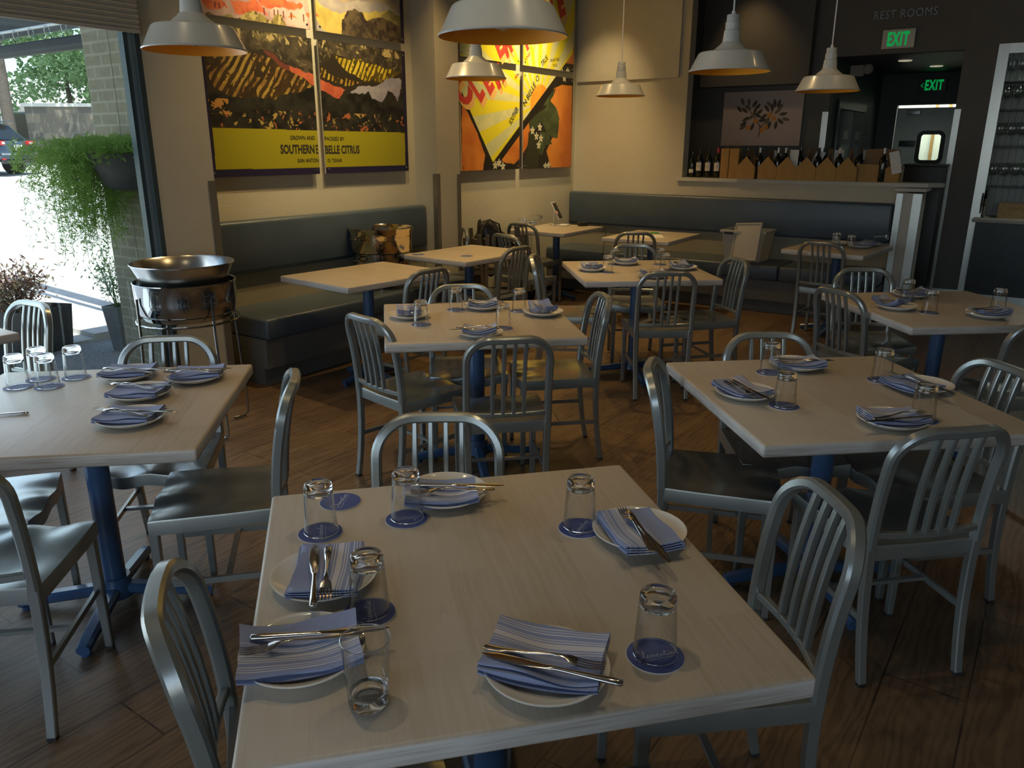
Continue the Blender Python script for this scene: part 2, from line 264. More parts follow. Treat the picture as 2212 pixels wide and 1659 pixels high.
# ------------------------------------------------------------------ mesh helpers
class MB:
    def __init__(s): s.v = []; s.f = []; s.m = []
    def add(s, vs, fs, mi=0):
        o = len(s.v); s.v += [tuple(v) for v in vs]; s.f += [tuple(i + o for i in f) for f in fs]; s.m += [mi] * len(fs); return s
    def box(s, c, d, mi=0, rz=0, bev=0.0):
        x, y, z = (k / 2 for k in d)
        if bev <= 0:
            vs = [(-x, -y, -z), (x, -y, -z), (x, y, -z), (-x, y, -z), (-x, -y, z), (x, -y, z), (x, y, z), (-x, y, z)]
            fs = [(0, 3, 2, 1), (4, 5, 6, 7), (0, 1, 5, 4), (1, 2, 6, 5), (2, 3, 7, 6), (3, 0, 4, 7)]
        else:
            bm = bmesh.new(); bmesh.ops.create_cube(bm, size=1)
            for v in bm.verts: v.co = Vector((v.co.x * 2 * x, v.co.y * 2 * y, v.co.z * 2 * z))
            bmesh.ops.bevel(bm, geom=list(bm.edges), offset=bev, segments=3, affect='EDGES', profile=0.5)
            bm.verts.index_update(); vs = [tuple(v.co) for v in bm.verts]; fs = [tuple(v.index for v in f.verts) for f in bm.faces]; bm.free()
        cr, sr = math.cos(rz), math.sin(rz)
        return s.add([(c[0] + cr * a - sr * b, c[1] + sr * a + cr * b, c[2] + e) for a, b, e in vs], fs, mi)
    def lathe(s, prof, seg=24, c=(0, 0, 0), mi=0, cap=(False, False), sx=1, sy=1):
        n = len(prof); vs = []
        for r, z in prof:
            for k in range(seg):
                a = 2 * math.pi * k / seg; vs.append((c[0] + r * math.cos(a) * sx, c[1] + r * math.sin(a) * sy, c[2] + z))
        fs = []
        for i in range(n - 1):
            for k in range(seg):
                k2 = (k + 1) % seg; fs.append((i * seg + k, i * seg + k2, (i + 1) * seg + k2, (i + 1) * seg + k))
        if cap[0]: fs.append(tuple(range(seg))[::-1])
        if cap[1]: fs.append(tuple((n - 1) * seg + k for k in range(seg)))
        return s.add(vs, fs, mi)
    def sweep(s, path, sec, ref=None, mi=0, closed=False, cap=True, scale=None):
        P = [Vector(p) for p in path]; n = len(P); k = len(sec); vs = []; up = None
        for i, p in enumerate(P):
            if closed: T = (P[(i + 1) % n] - P[i - 1])
            else: T = (P[min(i + 1, n - 1)] - P[max(i - 1, 0)])
            T.normalize()
            if ref is not None: D = Vector(ref(i) if callable(ref) else ref)
            else: D = up if up is not None else (Vector((0, 0, 1)) if abs(T.z) < 0.9 else Vector((1, 0, 0)))
            D = (D - T * D.dot(T)).normalized(); up = D; Wd = T.cross(D)
            f = scale[i] if scale else 1
            for a, b in sec: vs.append(p + Wd * a * f + D * b * f)
        fs = []
        for i in range(n if closed else n - 1):
            j = (i + 1) % n
            for q in range(k):
                q2 = (q + 1) % k; fs.append((i * k + q, i * k + q2, j * k + q2, j * k + q))
        if cap and not closed: fs.append(tuple(range(k))[::-1]); fs.append(tuple((n - 1) * k + q for q in range(k)))
        return s.add(vs, fs, mi)
    def tube(s, path, r, seg=8, mi=0, closed=False, cap=True, scale=None):
        return s.sweep(path, [(r * math.cos(2 * math.pi * q / seg), r * math.sin(2 * math.pi * q / seg)) for q in range(seg)], None, mi, closed, cap, scale)
    def prism(s, poly, z0, z1, mi=0):
        n = len(poly); vs = [(x, y, z0) for x, y in poly] + [(x, y, z1) for x, y in poly]
        return s.add(vs, [tuple(range(n))[::-1], tuple(range(n, 2 * n))] + [(i, (i + 1) % n, n + (i + 1) % n, n + i) for i in range(n)], mi)
    def xform(s, fn, start=0): s.v[start:] = [tuple(fn(*v)) for v in s.v[start:]]; return s
    def mesh(s, name, mats, smooth=True, angle=35):
        me = bpy.data.meshes.new(name); me.from_pydata(s.v, [], s.f)
        for m in (mats if isinstance(mats, (list, tuple)) else [mats]): me.materials.append(m)
        me.polygons.foreach_set('material_index', s.m)
        me.update()
        if smooth:
            me.polygons.foreach_set('use_smooth', [True] * len(me.polygons))
            try: me.set_sharp_from_angle(angle=R(angle))
            except Exception: pass
        return me
    def build(s, name, mats, parent=None, loc=None, rz=0, smooth=True, angle=35):
        o = bpy.data.objects.new(name, s.mesh(name, mats, smooth, angle)); COL.objects.link(o)
        if parent: o.parent = parent
        if loc is not None: o.location = loc
        if rz: o.rotation_euler = (0, 0, rz)
        return o
def rsec(w, d, c=0.3):
    a, b = w / 2, d / 2; k = min(a, b) * c; return [(a - k, -b), (a, -b + k), (a, b - k), (a - k, b), (-a + k, b), (-a, b - k), (-a, -b + k), (-a + k, -b)]
def tag(o, label=None, cat=None, group=None, kind=None):
    if label: o['label'] = label
    if cat: o['category'] = cat
    if group: o['group'] = group
    if kind: o['kind'] = kind
    return o
def empty(name, loc, rz=0, label=None, cat=None, group=None):
    o = bpy.data.objects.new(name, None); o.empty_display_size = 0.1; COL.objects.link(o); o.location = loc; o.rotation_euler = (0, 0, rz)
    return tag(o, label, cat, group)
def copy_tree(o, parent=None):
    c = o.copy(); COL.objects.link(c)
    if parent: c.parent = parent
    for ch in list(o.children): copy_tree(ch, c)
    return c
def struct(o): o['kind'] = 'structure'; return o
# boxes given in room coordinates s, t, z: the object's local x is s and local y is -t
def rb(name, s0, s1, t0, t1, z0, z1, m, parent=None, st=True, bev=0, **kw):
    c = W((s0 + s1) / 2, (t0 + t1) / 2, z0)
    o = MB().box((0, 0, (z1 - z0) / 2), (abs(s1 - s0), abs(t1 - t0), z1 - z0), bev=bev).build(name, m, None, c, TH)
    if parent: o.parent = parent; o.matrix_parent_inverse = parent.matrix_world.inverted()
    elif st: struct(o)
    return o
def text_mesh(body, size, sx=1.0, shear=0.0, bold=0.0, depth=0.0, spacing=1.0, align='LEFT'):
    cu = bpy.data.curves.new('t', 'FONT'); cu.body = body; cu.size = size; cu.shear = shear; cu.offset = bold; cu.extrude = depth; cu.space_character = spacing; cu.align_x = align; cu.resolution_u = 3
    o = bpy.data.objects.new('t', cu); COL.objects.link(o); bpy.context.view_layer.update()
    me = o.to_mesh(); vs = [(v.co.x * sx, v.co.y, v.co.z) for v in me.vertices]; fs = [tuple(p.vertices) for p in me.polygons]; o.to_mesh_clear()
    bpy.data.objects.remove(o); bpy.data.curves.remove(cu); return vs, fs
def lb(name, parent, s0, s1, t0, t1, z0, z1, m, bev=0):
    return MB().box(((s0 + s1) / 2, -(t0 + t1) / 2, (z0 + z1) / 2), (abs(s1 - s0), abs(t1 - t0), abs(z1 - z0)), bev=bev).build(name, m, parent)

# ------------------------------------------------------------------ the room shell
CEIL = 3.7
fl = MB().box((4.5, 0.3, -0.03), (17, 9.4, 0.06)).build('floor', M['floor'], None, (0, 0, 0), TH); struct(fl)
rb('ceiling', -4.1, 13.8, -5.1, 4.1, CEIL, CEIL + 0.1, M['ceiling'])
rb('wall_street_pictures', 2.97, 8.45, -5.1, -4.862, 0, CEIL, M['wall'])
rb('wall_pier', 2.60, 2.97, -4.48, -4.30, 0, CEIL, M['wall'])
rb('wall_pier_return', 2.93, 2.97, -5.1, -4.48, 0, CEIL, M['wall'])
rb('wall_column', 5.42, 5.735, -4.88, -4.60, 0, CEIL, M['wall'])
rb('wall_back_left', 8.20, 8.34, -4.88, -3.50, 0, CEIL, M['wall'])
rb('wall_back_low', 8.20, 8.36, -3.50, -1.25, 0, 1.22, M['wall'])
rb('wall_exit_left', 9.60, 9.75, -5.1, -2.40, 0, CEIL, M['dark_wall'])
rb('wall_exit_header', 9.60, 9.75, -2.40, -1.14, 2.52, CEIL, M['dark_wall'])
rb('wall_exit_pier', 9.60, 9.75, -1.14, -0.80, 0, CEIL, M['dark_wall'])
rb('wall_exit_top', 9.60, 9.75, -0.80, 0.9, 2.55, CEIL, M['dark_wall'])
rb('wall_exit_right', 9.60, 9.75, 0.9, 4.1, 0, CEIL, M['dark_wall'])
rb('wall_bulkhead', 9.45, 9.60, -3.88, -2.62, 2.25, CEIL, M['dark_wall'])
rb('wall_side_left', 8.34, 9.6, -5.1, -4.9, 0, CEIL, M['dark_wall'])
rb('wall_right', -4.1, 9.75, 4.0, 4.15, 0, CEIL, M['wall'])
# rear wall with its window opening
rb('wall_rear_low', -4.15, -4.0, -4.5, 4.1, 0, 0.4, M['wall'])
rb('wall_rear_top', -4.15, -4.0, -4.5, 4.1, 3.0, CEIL, M['wall'])
rb('wall_rear_left', -4.15, -4.0, -4.5, -2.4, 0.4, 3.0, M['wall'])
rb('wall_rear_right', -4.15, -4.0, 3.5, 4.1, 0.4, 3.0, M['wall'])
# street window wall
rb('wall_street_header', -4.1, 2.60, -4.50, -4.30, 2.75, CEIL, M['wall'])
rb('wall_street_left', -4.1, -1.75, -4.50, -4.30, 0, 2.75, M['wall'])
rb('trim_sill', -1.75, 2.60, -4.47, -4.31, 0.0, 0.10, M['frame_metal'])
w1 = empty('window_1', W(2.62, -4.36, 0.1), TH); struct(w1)
lb('window_frame', w1, -0.05, 0, -0.03, 0.06, 0, 2.65, M['frame_metal'])
lb('window_frame', w1, -0.066, -0.05, -0.02, 0.03, 0, 2.65, M['silver'])
lb('window_frame', w1, -0.092, -0.066, -0.03, 0.02, 0, 2.65, M['frame_metal'])
lb('window_frame', w1, -1.77, -0.092, -0.03, 0.03, 2.58, 2.65, M['frame_metal'])
lb('window_frame', w1, -1.84, -1.77, -0.05, 0.05, 0, 2.65, M['frame_metal'])
lb('window_pane', w1, -1.77, -0.08, -0.012, -0.006, 0, 2.6, M['pane'])
w2 = empty('window_2', W(0.78, -4.38, 0.1), TH); struct(w2)
lb('window_pane', w2, -2.45, 0, -0.012, -0.006, 0, 2.6, M['pane'])
lb('window_frame', w2, -2.52, -2.45, -0.05, 0.05, 0, 2.65, M['frame_metal'])
# blinds
def blind(s0, s1, label):
    z0, z1 = 2.165, 2.74; mb = MB(); n = 44; vs = []
    for i in range(n + 1):
        z = z0 + (z1 - z0) * i / n; y = 0.012 if i % 2 else -0.004
        vs += [(0, -y, z), (s1 - s0, -y, z), (0, -y - 0.012 + 0.006, z), (s1 - s0, -y - 0.006, z)]
    fs = []
    for i in range(n):
        a = i * 4; b = a + 4; fs += [(a, a + 1, b + 1, b), (a + 3, a + 2, b + 2, b + 3)]
    mb.add(vs, fs)
    e = empty('pleated_blind', W(s0, -4.235, 0), TH, label, 'blind')
    mb.build('pleats', M['blind'], e, smooth=False)
    MB().box(((s1 - s0) / 2, 0, 2.157), (s1 - s0, 0.03, 0.018), bev=0.004).build('bottom_rail', M['blind'], e)
    MB().box(((s1 - s0) / 2, 0.0, 2.748), (s1 - s0, 0.06, 0.03), bev=0.004).build('head_rail', M['blind'], e)
blind(0.8, 2.56, 'grey pleated blind half lowered over the street window')
# corner guards
rb('trim_guard_pier', 2.925, 2.974, -4.303, -4.295, 0.05, 1.37, M['bronze_guard'])
rb('trim_guard_column_left', 5.405, 5.45, -4.603, -4.595, 0.05, 1.34, M['bronze_guard'])
rb('trim_guard_column_side', 5.413, 5.42, -4.65, -4.60, 0.05, 1.34, M['bronze_guard'])
rb('trim_guard_column_right', 5.69, 5.74, -4.603, -4.595, 0.05, 1.33, M['bronze_guard'])
# picture wall panel on the back wall
rb('trim_wall_panel', 8.175, 8.20, -4.83, -3.60, 2.27, 3.65, M['white_trim'])
# ledge, end post, guards, baseboards
ld = MB().prism([(0, 3.55), (0.28, 3.55), (0.28, 1.02), (0.20, 0.98), (0.0, 1.09)], 0, 0.035).build('trim_ledge', M['white_trim'], None, W(8.17, 0, 1.22), TH, smooth=False); struct(ld)

rb('wall_end_post', 8.10, 8.36, -1.33, -1.12, 0, 1.17, M['white_trim'])
rb('trim_post_cap', 8.05, 8.38, -1.35, -1.08, 1.185, 1.215, M['white_trim'], bev=0.006)
rb('trim_post_guard_left', 8.094, 8.10, -1.33, -1.275, 0.02, 1.165, M['metal_guard'])
rb('trim_post_guard_right', 8.094, 8.10, -1.19, -1.12, 0.02, 1.165, M['metal_guard'])
rb('trim_post_guard_side', 8.094, 8.15, -1.12, -1.115, 0.02, 1.165, M['metal_guard'])
rb('trim_hall_guard_left', 9.592, 9.60, -2.46, -2.395, 0.1, 1.95, M['metal_guard'])
rb('trim_hall_guard_right', 9.592, 9.60, -1.145, -1.085, 0.1, 1.95, M['metal_guard'])
rb('baseboard_exit', 9.575, 9.60, -1.14, -0.77, 0, 0.1, M['metal_guard'])
# hall behind the exit wall
rb('ceiling_hall', 9.75, 12.4, -2.55, -0.95, 2.52, 2.6, M['black_paint'])
rb('wall_hall_left', 9.75, 12.4, -2.5, -2.40, 0, 2.52, M['hall_wall'])
rb('wall_hall_right', 9.75, 13.8, -1.14, -1.0, 0, 2.6, M['hall_wall'])
rb('wall_hall_end_left', 12.3, 12.42, -2.4, -2.17, 0, 2.52, M['hall_wall'])
rb('wall_hall_end_top', 12.3, 12.42, -2.17, -1.14, 2.12, 2.52, M['hall_wall'])
rb('wall_kitchen', 13.7, 13.8, -3.2, -0.9, 0, 2.7, M['light_wall'])
rb('wall_kitchen_left', 12.4, 13.8, -3.2, -3.1, 0, 2.7, M['light_wall'])
rb('ceiling_kitchen', 12.4, 13.8, -3.2, -0.9, 2.62, 2.7, M['light_wall'])
for s in (-1.88, -1.70): rb('trim_kitchen_pipe', 13.62, 13.68, s, s + 0.035, 0, 2.62, M['card'])
# swing door to the kitchen
d1 = empty('door_1', W(12.28, -1.16, 0.02), TH); struct(d1)
def door_panel():
    w, h = 0.995, 2.06; cx, cz, hw, hh, r = 0.0, 1.55, 0.145, 0.19, 0.06
    # local y axis is -t: the door spans y 0..w
    mb = MB(); ring = []; N = 8
    for q, (ax, az) in enumerate(((1, 1), (-1, 1), (-1, -1), (1, -1))):
        for k in range(N + 1):
            a = math.pi / 2 * (q + k / N); ring.append((ax * (hw - r) + r * math.cos(a), az * (hh - r) + r * math.sin(a)))
    cy0 = 0.53
    inner = [(cy0 + a, cz + b) for a, b in ring]; n = len(inner)
    outer = []
    for a, b in ring:
        s = max(abs(a) / 1, 1e-6); outer.append(None)
    corners = [(w, h), (0, h), (0, 0), (w, 0)]
    for x in (-0.022, 0.022):
        base = len(mb.v)
        vs = [(x, a, b) for a, b in inner] + [(x, a, b) for a, b in corners]; fs = []
        for q in range(4):
            for k in range(N): i = q * (N + 1) + k; fs.append((n + q, i, i + 1))
            i = q * (N + 1) + N; j = (i + 1) % n; fs.append((n + q, i, j, n + (q + 1) % 4))
        mb.add(vs, fs)
    return mb, inner
mbd, inner = door_panel(); mbd.build('door_leaf', M['hall_door'] if 'hall_door' in M else noisy('grey_green_door', (0.55, 0.62, 0.58), (0.6, 0.66, 0.62), 3, 0.45), d1, smooth=False)
MB().sweep([(-0.03, a, b) for a, b in inner], rsec(0.05, 0.03), (1, 0, 0), closed=True).build('window_gasket', M['black'], d1)
MB().add([(0, a, b) for a, b in inner], [tuple(range(len(inner)))]).build('window_pane', M['pane'], d1, smooth=False)
MB().box((-0.035, 0.815, 1.60), (0.02, 0.20, 0.075), bev=0.005).build('door_handle', M['black_paint'], d1)
MB().box((-0.05, 0.78, 2.0), (0.05, 0.16, 0.06), bev=0.005).build('door_closer', M['silver'], d1)
# folding closet door in the hall
d2 = empty('door_2', W(10.05, -2.395, 0), TH); struct(d2)
lb('door_frame', d2, -0.08, 1.35, 0, 0.02, 2.0, 2.09, M['black_paint']); lb('door_frame', d2, -0.08, 0, 0, 0.02, 0, 2.0, M['black_paint']); lb('door_frame', d2, 1.27, 1.35, 0, 0.02, 0, 2.0, M['black_paint'])
for k in range(2):
    lb('door_leaf', d2, 0.02 + k * 0.63, 0.63 + k * 0.63, 0.0, 0.03, 0.02, 1.99, M['hall_wall'], bev=0.005)
    lb('door_sign', d2, 0.22 + k * 0.63, 0.45 + k * 0.63, 0.03, 0.034, 1.66, 1.76, M['grey_ink'])
    lb('door_moulding', d2, 0.12 + k * 0.63, 0.53 + k * 0.63, 0.03, 0.036, 0.2, 1.60, M['black_paint'])

# ------------------------------------------------------------------ signs
def sign(name, loc, w, h, face, label, arrow=False):
    e = empty(name, loc, TH, label, 'sign')
    MB().box((0.02, -w / 2, h / 2), (0.04, w, h), bev=0.004).build('sign_body', face, e)
    vs, fs = text_mesh('EXIT', 0.2, 0.62, 0, 0.0065, 0.001, 1.15); xs = [v[0] for v in vs]; ys = [v[1] for v in vs]
    tw, th = max(xs) - min(xs), max(ys) - min(ys); k = h * 0.74 / th; kx = w * 0.66 / tw
    off = w * (0.22 if arrow else 0.17)
    mb = MB().add([(-0.003 - v[2], -((v[0] - min(xs)) * kx + off), (v[1] - min(ys)) * k + h * 0.13) for v in vs], fs)
    if arrow: mb.sweep([(-0.003, -w * 0.16, h * 0.62), (-0.003, -w * 0.07, h * 0.48), (-0.003, -w * 0.16, h * 0.34)], [(-0.004, -0.001), (0.004, -0.001), (0.004, 0.001), (-0.004, 0.001)], (1, 0, 0))
    mb.build('lettering', M['sign_green'], e, smooth=False); return e
sign('exit_sign', W(9.55, -1.925, 2.565), 0.315, 0.185, M['sign_face'], 'white exit sign with green letters above the dark hall opening')
sign('exit_sign', W(12.25, -1.93, 2.275), 0.33, 0.175, M['sign_face_dark'], 'dim green exit sign with arrow above the kitchen swing door', True)
vs, fs = text_mesh('REST ROOMS', 0.1, 1.0, 0.0, -0.001, 0.006, 1.1); xs = [v[0] for v in vs]; tw = max(xs) - min(xs)
o = MB().add([(-v[2], -(v[0] - min(xs)) * 0.60 / tw, v[1] * 1.15) for v in vs], fs).build('rest_rooms_lettering', M['silver'], None, W(9.592, -2.04, 2.865), TH, smooth=False)
tag(o, 'grey raised rest rooms lettering on the dark wall above exit sign', 'sign')
e = empty('emergency_light', W(9.9, -2.28, 2.33), TH, 'grey two headed emergency light in the dark hall corner', 'light')
MB().box((0, -0.07, 0.06), (0.05, 0.15, 0.12), bev=0.01).build('housing', M['grey_ink'], e)
MB().lathe([(0.05, 0), (0.055, 0.03), (0.03, 0.05)], 16, cap=(True, True)).xform(lambda x, y, z: (-z - 0.02, y - 0.19, x + 0.07)).build('lamp_head', M['grey_ink'], e)
for s, t in ((10.4, -1.82), (11.3, -1.62)):
    o = MB().lathe([(0.075, 0), (0.07, -0.008), (0.0, -0.009)], 20).build('recessed_light', M['lamp_disc'], None, W(s, t, 2.518)); tag(o, 'pale recessed disc light in the hall ceiling, %s' % ('nearer one' if s < 11 else 'farther one'), 'light', 'recessed hall lights')

# ------------------------------------------------------------------ pendants
def make_pendant():
    e = empty('pendant_lamp', (0, 0, 0))
    outer = [(0.026, 0.235), (0.028, 0.232), (0.0285, 0.205), (0.032, 0.203), (0.032, 0.174), (0.0300, 0.172), (0.035, 0.170), (0.040, 0.122), (0.044, 0.119), (0.05, 0.112), (0.074, 0.092), (0.078, 0.088), (0.136, 0.079), (0.143, 0.073), (0.176, 0.006), (0.181, 0.003), (0.182, 0.0), (0.180, -0.003)]
    inn = [(0.180, -0.003), (0.174, 0.004), (0.140, 0.069), (0.133, 0.075), (0.076, 0.083), (0.04, 0.10), (0.0, 0.105)]
    MB().lathe(outer, 48, mi=0, cap=(True, False)).lathe(inn, 48, mi=1).build('lamp_shade', [M['lamp_white'], M['lamp_orange']], e)
    MB().lathe([(0.004, 0.23), (0.004, CEIL - 1.92)], 8).lathe([(0.009, 0.235), (0.008, 0.25), (0.004, 0.252)], 12).build('stem', M['white_plastic'], e)
    MB().lathe([(0.0, 0.012), (0.018, 0.018), (0.029, 0.04), (0.026, 0.062), (0.014, 0.085), (0.013, 0.10)], 20).build('bulb', M['thin_glass'], e)
    MB().lathe([(0.016, 0.075), (0.016, 0.11)], 14, cap=(True, True)).build('lamp_socket', M['white_plastic'], e)
    MB().lathe([(0.06, CEIL - 1.93), (0.055, CEIL - 1.95), (0.0, CEIL - 1.955)], 20).build('ceiling_canopy', M['lamp_white'], e)
    return e
pend = make_pendant()
PL = [((-1.148, 3.043), 1.907, 'white barn pendant lamp hanging in front of the hillside picture'),
      ((-0.028, 2.365), 1.872, 'large white barn pendant lamp cropped by the top edge, bulb showing'),
      ((-0.219, 4.947), 1.960, 'white barn pendant lamp hanging just below and behind the largest one'),
      ((0.804, 6.192), 1.937, 'smallest white pendant lamp in front of the cream wall panel'),
      ((0.984, 3.799), 1.905, 'white pendant lamp on thin rod in front of the dark opening'),
      ((1.866, 4.926), 1.895, 'white pendant lamp hanging beside the dark hall opening, below rest rooms sign')]
for i, ((x, y), z, lab) in enumerate(PL):
    o = pend if i == 0 else copy_tree(pend); o.location = (x, y, z); tag(o, lab, 'lamp', 'white barn pendant lamps')

# ------------------------------------------------------------------ chairs
_zs = [0, 0.15, 0.3, 0.45, 0.6, 0.76, 0.86]; _ys = [-0.235, -0.209, -0.197, -0.195, -0.205, -0.235, -0.262]
_pf = np.polyfit(_zs, _ys, 4)
def yb(z): return float(np.polyval(_pf, z))
def bow(x): return -0.022 * (1 - (x / 0.175) ** 2)
def make_chair():
    e = empty('metal_chair', (0, 0, 0))
    hw, r, zt = 0.175, 0.102, 0.832; P = []
    for i in range(9): z = 0.45 + (zt - r - 0.45) * i / 9; P.append((-hw, yb(z), z))
    for k in range(10): a = math.pi - math.pi / 2 * k / 9; x = -hw + r + r * math.cos(a); z = zt - r + r * math.sin(a); P.append((x, yb(z) + bow(x) * min(1, (z - zt + r) / r), z))
    for k in range(1, 8): x = (-hw + r) + (2 * (hw - r)) * k / 8; P.append((x, yb(zt) + bow(x), zt))
    P += [(-x, y, z) for x, y, z in P[:19]][::-1]
    MB().sweep(P, rsec(0.029, 0.034, 0.45), lambda i: (0, 1, 0.12)).build('back_frame', M['chair'], e)
    MB().sweep([(x, yb(0.495) + bow(x), 0.495) for x in np.linspace(-0.165, 0.165, 9)], rsec(0.02, 0.018, 0.3), (0, 1, 0)).build('back_rail', M['chair'], e)
    for x in (-0.067, -0.022, 0.022, 0.067):
        MB().sweep([(x, yb(z) + bow(x), z) for z in np.linspace(0.495, 0.828, 7)], rsec(0.0155, 0.02, 0.35), (0, 1, 0)).build('slat', M['chair'], e)
    # seat
    nx, ny = 26, 22; vs = []; mb = MB()
    def sz(u, v, x, y):
        a = math.exp(-((x / 0.15) ** 2 + ((y + 0.05) / 0.13) ** 2) ** 1.6)
        g = max(0, min(1, (y + 0.02) / 0.2)); return 0.456 - 0.014 * a - g * g * 0.012 * (math.exp(-((abs(x) - 0.085) / 0.055) ** 2)) * 1.2 - 0.006 * max(0, (y - 0.17) / 0.03) ** 2 * 0.6
    for j in range(ny + 1):
        v = j / ny; 
        for i in range(nx + 1):
            u = i / nx * 2 - 1; w = 0.186 + 0.014 * min(1, v * 1.3); yy = -0.195 + 0.40 * v - 0.012 * (u * u) * max(0, v - 0.5) * 2
            vs.append((u * w, yy, sz(u, v, u * w, yy)))
    fs = [(j * (nx + 1) + i, j * (nx + 1) + i + 1, (j + 1) * (nx + 1) + i + 1, (j + 1) * (nx + 1) + i) for j in range(ny) for i in range(nx)]
    mb.add(vs, fs, 0)
    ring = [i for i in range(nx + 1)] + [j * (nx + 1) + nx for j in range(1, ny + 1)] + [ny * (nx + 1) + i for i in range(nx - 1, -1, -1)] + [j * (nx + 1) for j in range(ny - 1, 0, -1)]
    top = [vs[q] for q in ring]; n = len(ring)
    mid = [(x * 1.01, y * 1.008, z - 0.006) for x, y, z in top]; low = [(x * 1.01, y * 1.008, min(z, 0.45) - 0.044) for x, y, z in top]; inn = [(x * 0.97, y * 0.97, z) for x, y, z in low]
    o0 = len(mb.v); mb.add(top + mid + low + inn, [(k * n + q, k * n + (q + 1) % n, (k + 1) * n + (q + 1) % n, (k + 1) * n + q) for k in range(3) for q in range(n)], 1)
    mb.add([(x, y, 0.425) for x, y, z in inn], [tuple(range(n))], 1)
    mb.build('seat', [M['seat'], M['chair']], e, angle=50)
    # legs
    def leg(path, w0, w1):
        l = MB().sweep(path, rsec(w0, w0 * 0.92, 0.25), lambda i: (0, 1, 0), scale=[1 + (w1 / w0 - 1) * k / (len(path) - 1) for k in range(len(path))]).build('leg', M['chair'], e)
        x, y, z = path[-1]; MB().box((x, y, 0.006), (w1 * 0.9, w1 * 0.85, 0.012)).build('rubber_foot', M['rubber'], l)
    for sgn in (-1, 1):
        leg([(sgn * (0.174 - 0.010 * (1 - z / 0.45) ** 1), yb(z), z) for z in np.linspace(0.45, 0.01, 10)], 0.030, 0.026)
        leg([(sgn * (0.180 + 0.002 * (1 - z / 0.45)), 0.182 + 0.004 * (1 - z / 0.45), z) for z in np.linspace(0.43, 0.01, 4)], 0.032, 0.024)
        MB().box((sgn * 0.175, -0.012, 0.215), (0.011, 0.37, 0.02)).build('stretcher', M['chair'], e)
    MB().box((0, -0.02, 0.215), (0.35, 0.018, 0.012)).build('stretcher', M['chair'], e)
    return e
CH = make_chair()
CHAIRS = [
 (-0.201, 1.835, 272.4, 'grey metal slat chair facing the camera across the nearest table'),
 (-0.355, 1.265, 18, 'grey metal chair tucked at the left side of the nearest table'),
 (0.443, 1.545, 185, 'grey metal chair tucked at the right side of the nearest table'),
 (0.10, 0.98, 100, 'grey metal chair under the near edge of the nearest table, only seat corner showing'),
 (-0.482, 3.63, 44, 'grey metal chair angled at the left side of the centre table, by the bench'),
 (-0.05, 3.31, 99, 'grey metal chair seen from behind at the near side of the centre table'),
 (0.21, 3.936, 189, 'grey metal chair at the right side of the centre table facing left'),
 (-0.245, 4.012, 278, 'grey metal chair facing the camera behind the centre table'),
 (0.752, 2.584, 345, 'grey metal chair at the left side of the right foreground table, seat fully visible'),
 (1.192, 2.268, 100, 'grey metal chair with its slatted back to the camera at the right foreground table'),
 (1.056, 2.863, 270, 'grey metal chair facing the camera behind the right foreground table'),
 (1.48, 2.597, 190, 'grey metal chair at the right side of the right foreground table, cut by edge'),
 (0.957, 5.03, 91.5, 'grey metal chair with its back to the camera at the rear centre table'),
 (1.291, 5.282, 194, 'grey metal chair at the right side of the rear centre table, below the bin'),
 (0.941, 5.865, 269, 'grey metal chair facing the camera behind the rear centre table'),
 (0.409, 5.447, 352, 'grey metal chair at the left side of the rear centre table'),
 (2.00, 4.27, 22, 'grey metal chair angled at the left corner of the far right table'),
 (2.202, 4.66, 265, 'pale grey metal chair facing the camera behind the far right table'),
 (2.36, 3.62, 96, 'grey metal chair at the near side of the far right table, cut by edge'),
 (2.654, 6.534, 52, 'brown lit metal chair facing the booth table beside the steel end post'),
 (1.117, 7.309, 87.5, 'metal chair facing the booth table that holds the paper sheet'),
 (-0.714, 5.021, 140.5, 'metal chair facing the bare booth table below the hillside picture'),
 (-0.16, 6.128, 142.7, 'metal chair facing the booth table with two loose coasters'),
 (0.241, 8.076, 53, 'metal chair facing the corner table with the tablet stand'),
 (-0.70, 7.25, 227.7, 'metal chair by the column, behind the table with two loose coasters'),
 (0.12, 7.02, 43, 'metal chair with low back showing between coaster table and tablet table'),
 (-0.993, 2.429, 193.3, 'grey metal chair seen from the side at the right of the window table'),
 (-1.342, 2.777, 279, 'grey metal chair facing the camera in front of the silver tub stand'),
 (-1.47, 1.98, 99, 'dark grey metal chair at lower left, cut by the left edge'),
 (-1.75, 2.33, 16, 'grey metal chair with glossy seat pushed under the window table'),
 (-2.482, 3.52, 240, 'grey metal chair by the street window in front of the dark planter'),
]
for i, (x, y, h, lab) in enumerate(CHAIRS):
    o = CH if i == 0 else copy_tree(CH)
    o.location = (x, y, 0); o.rotation_euler = (0, 0, R(h - 90)); tag(o, lab, 'chair', 'grey metal dining chairs')

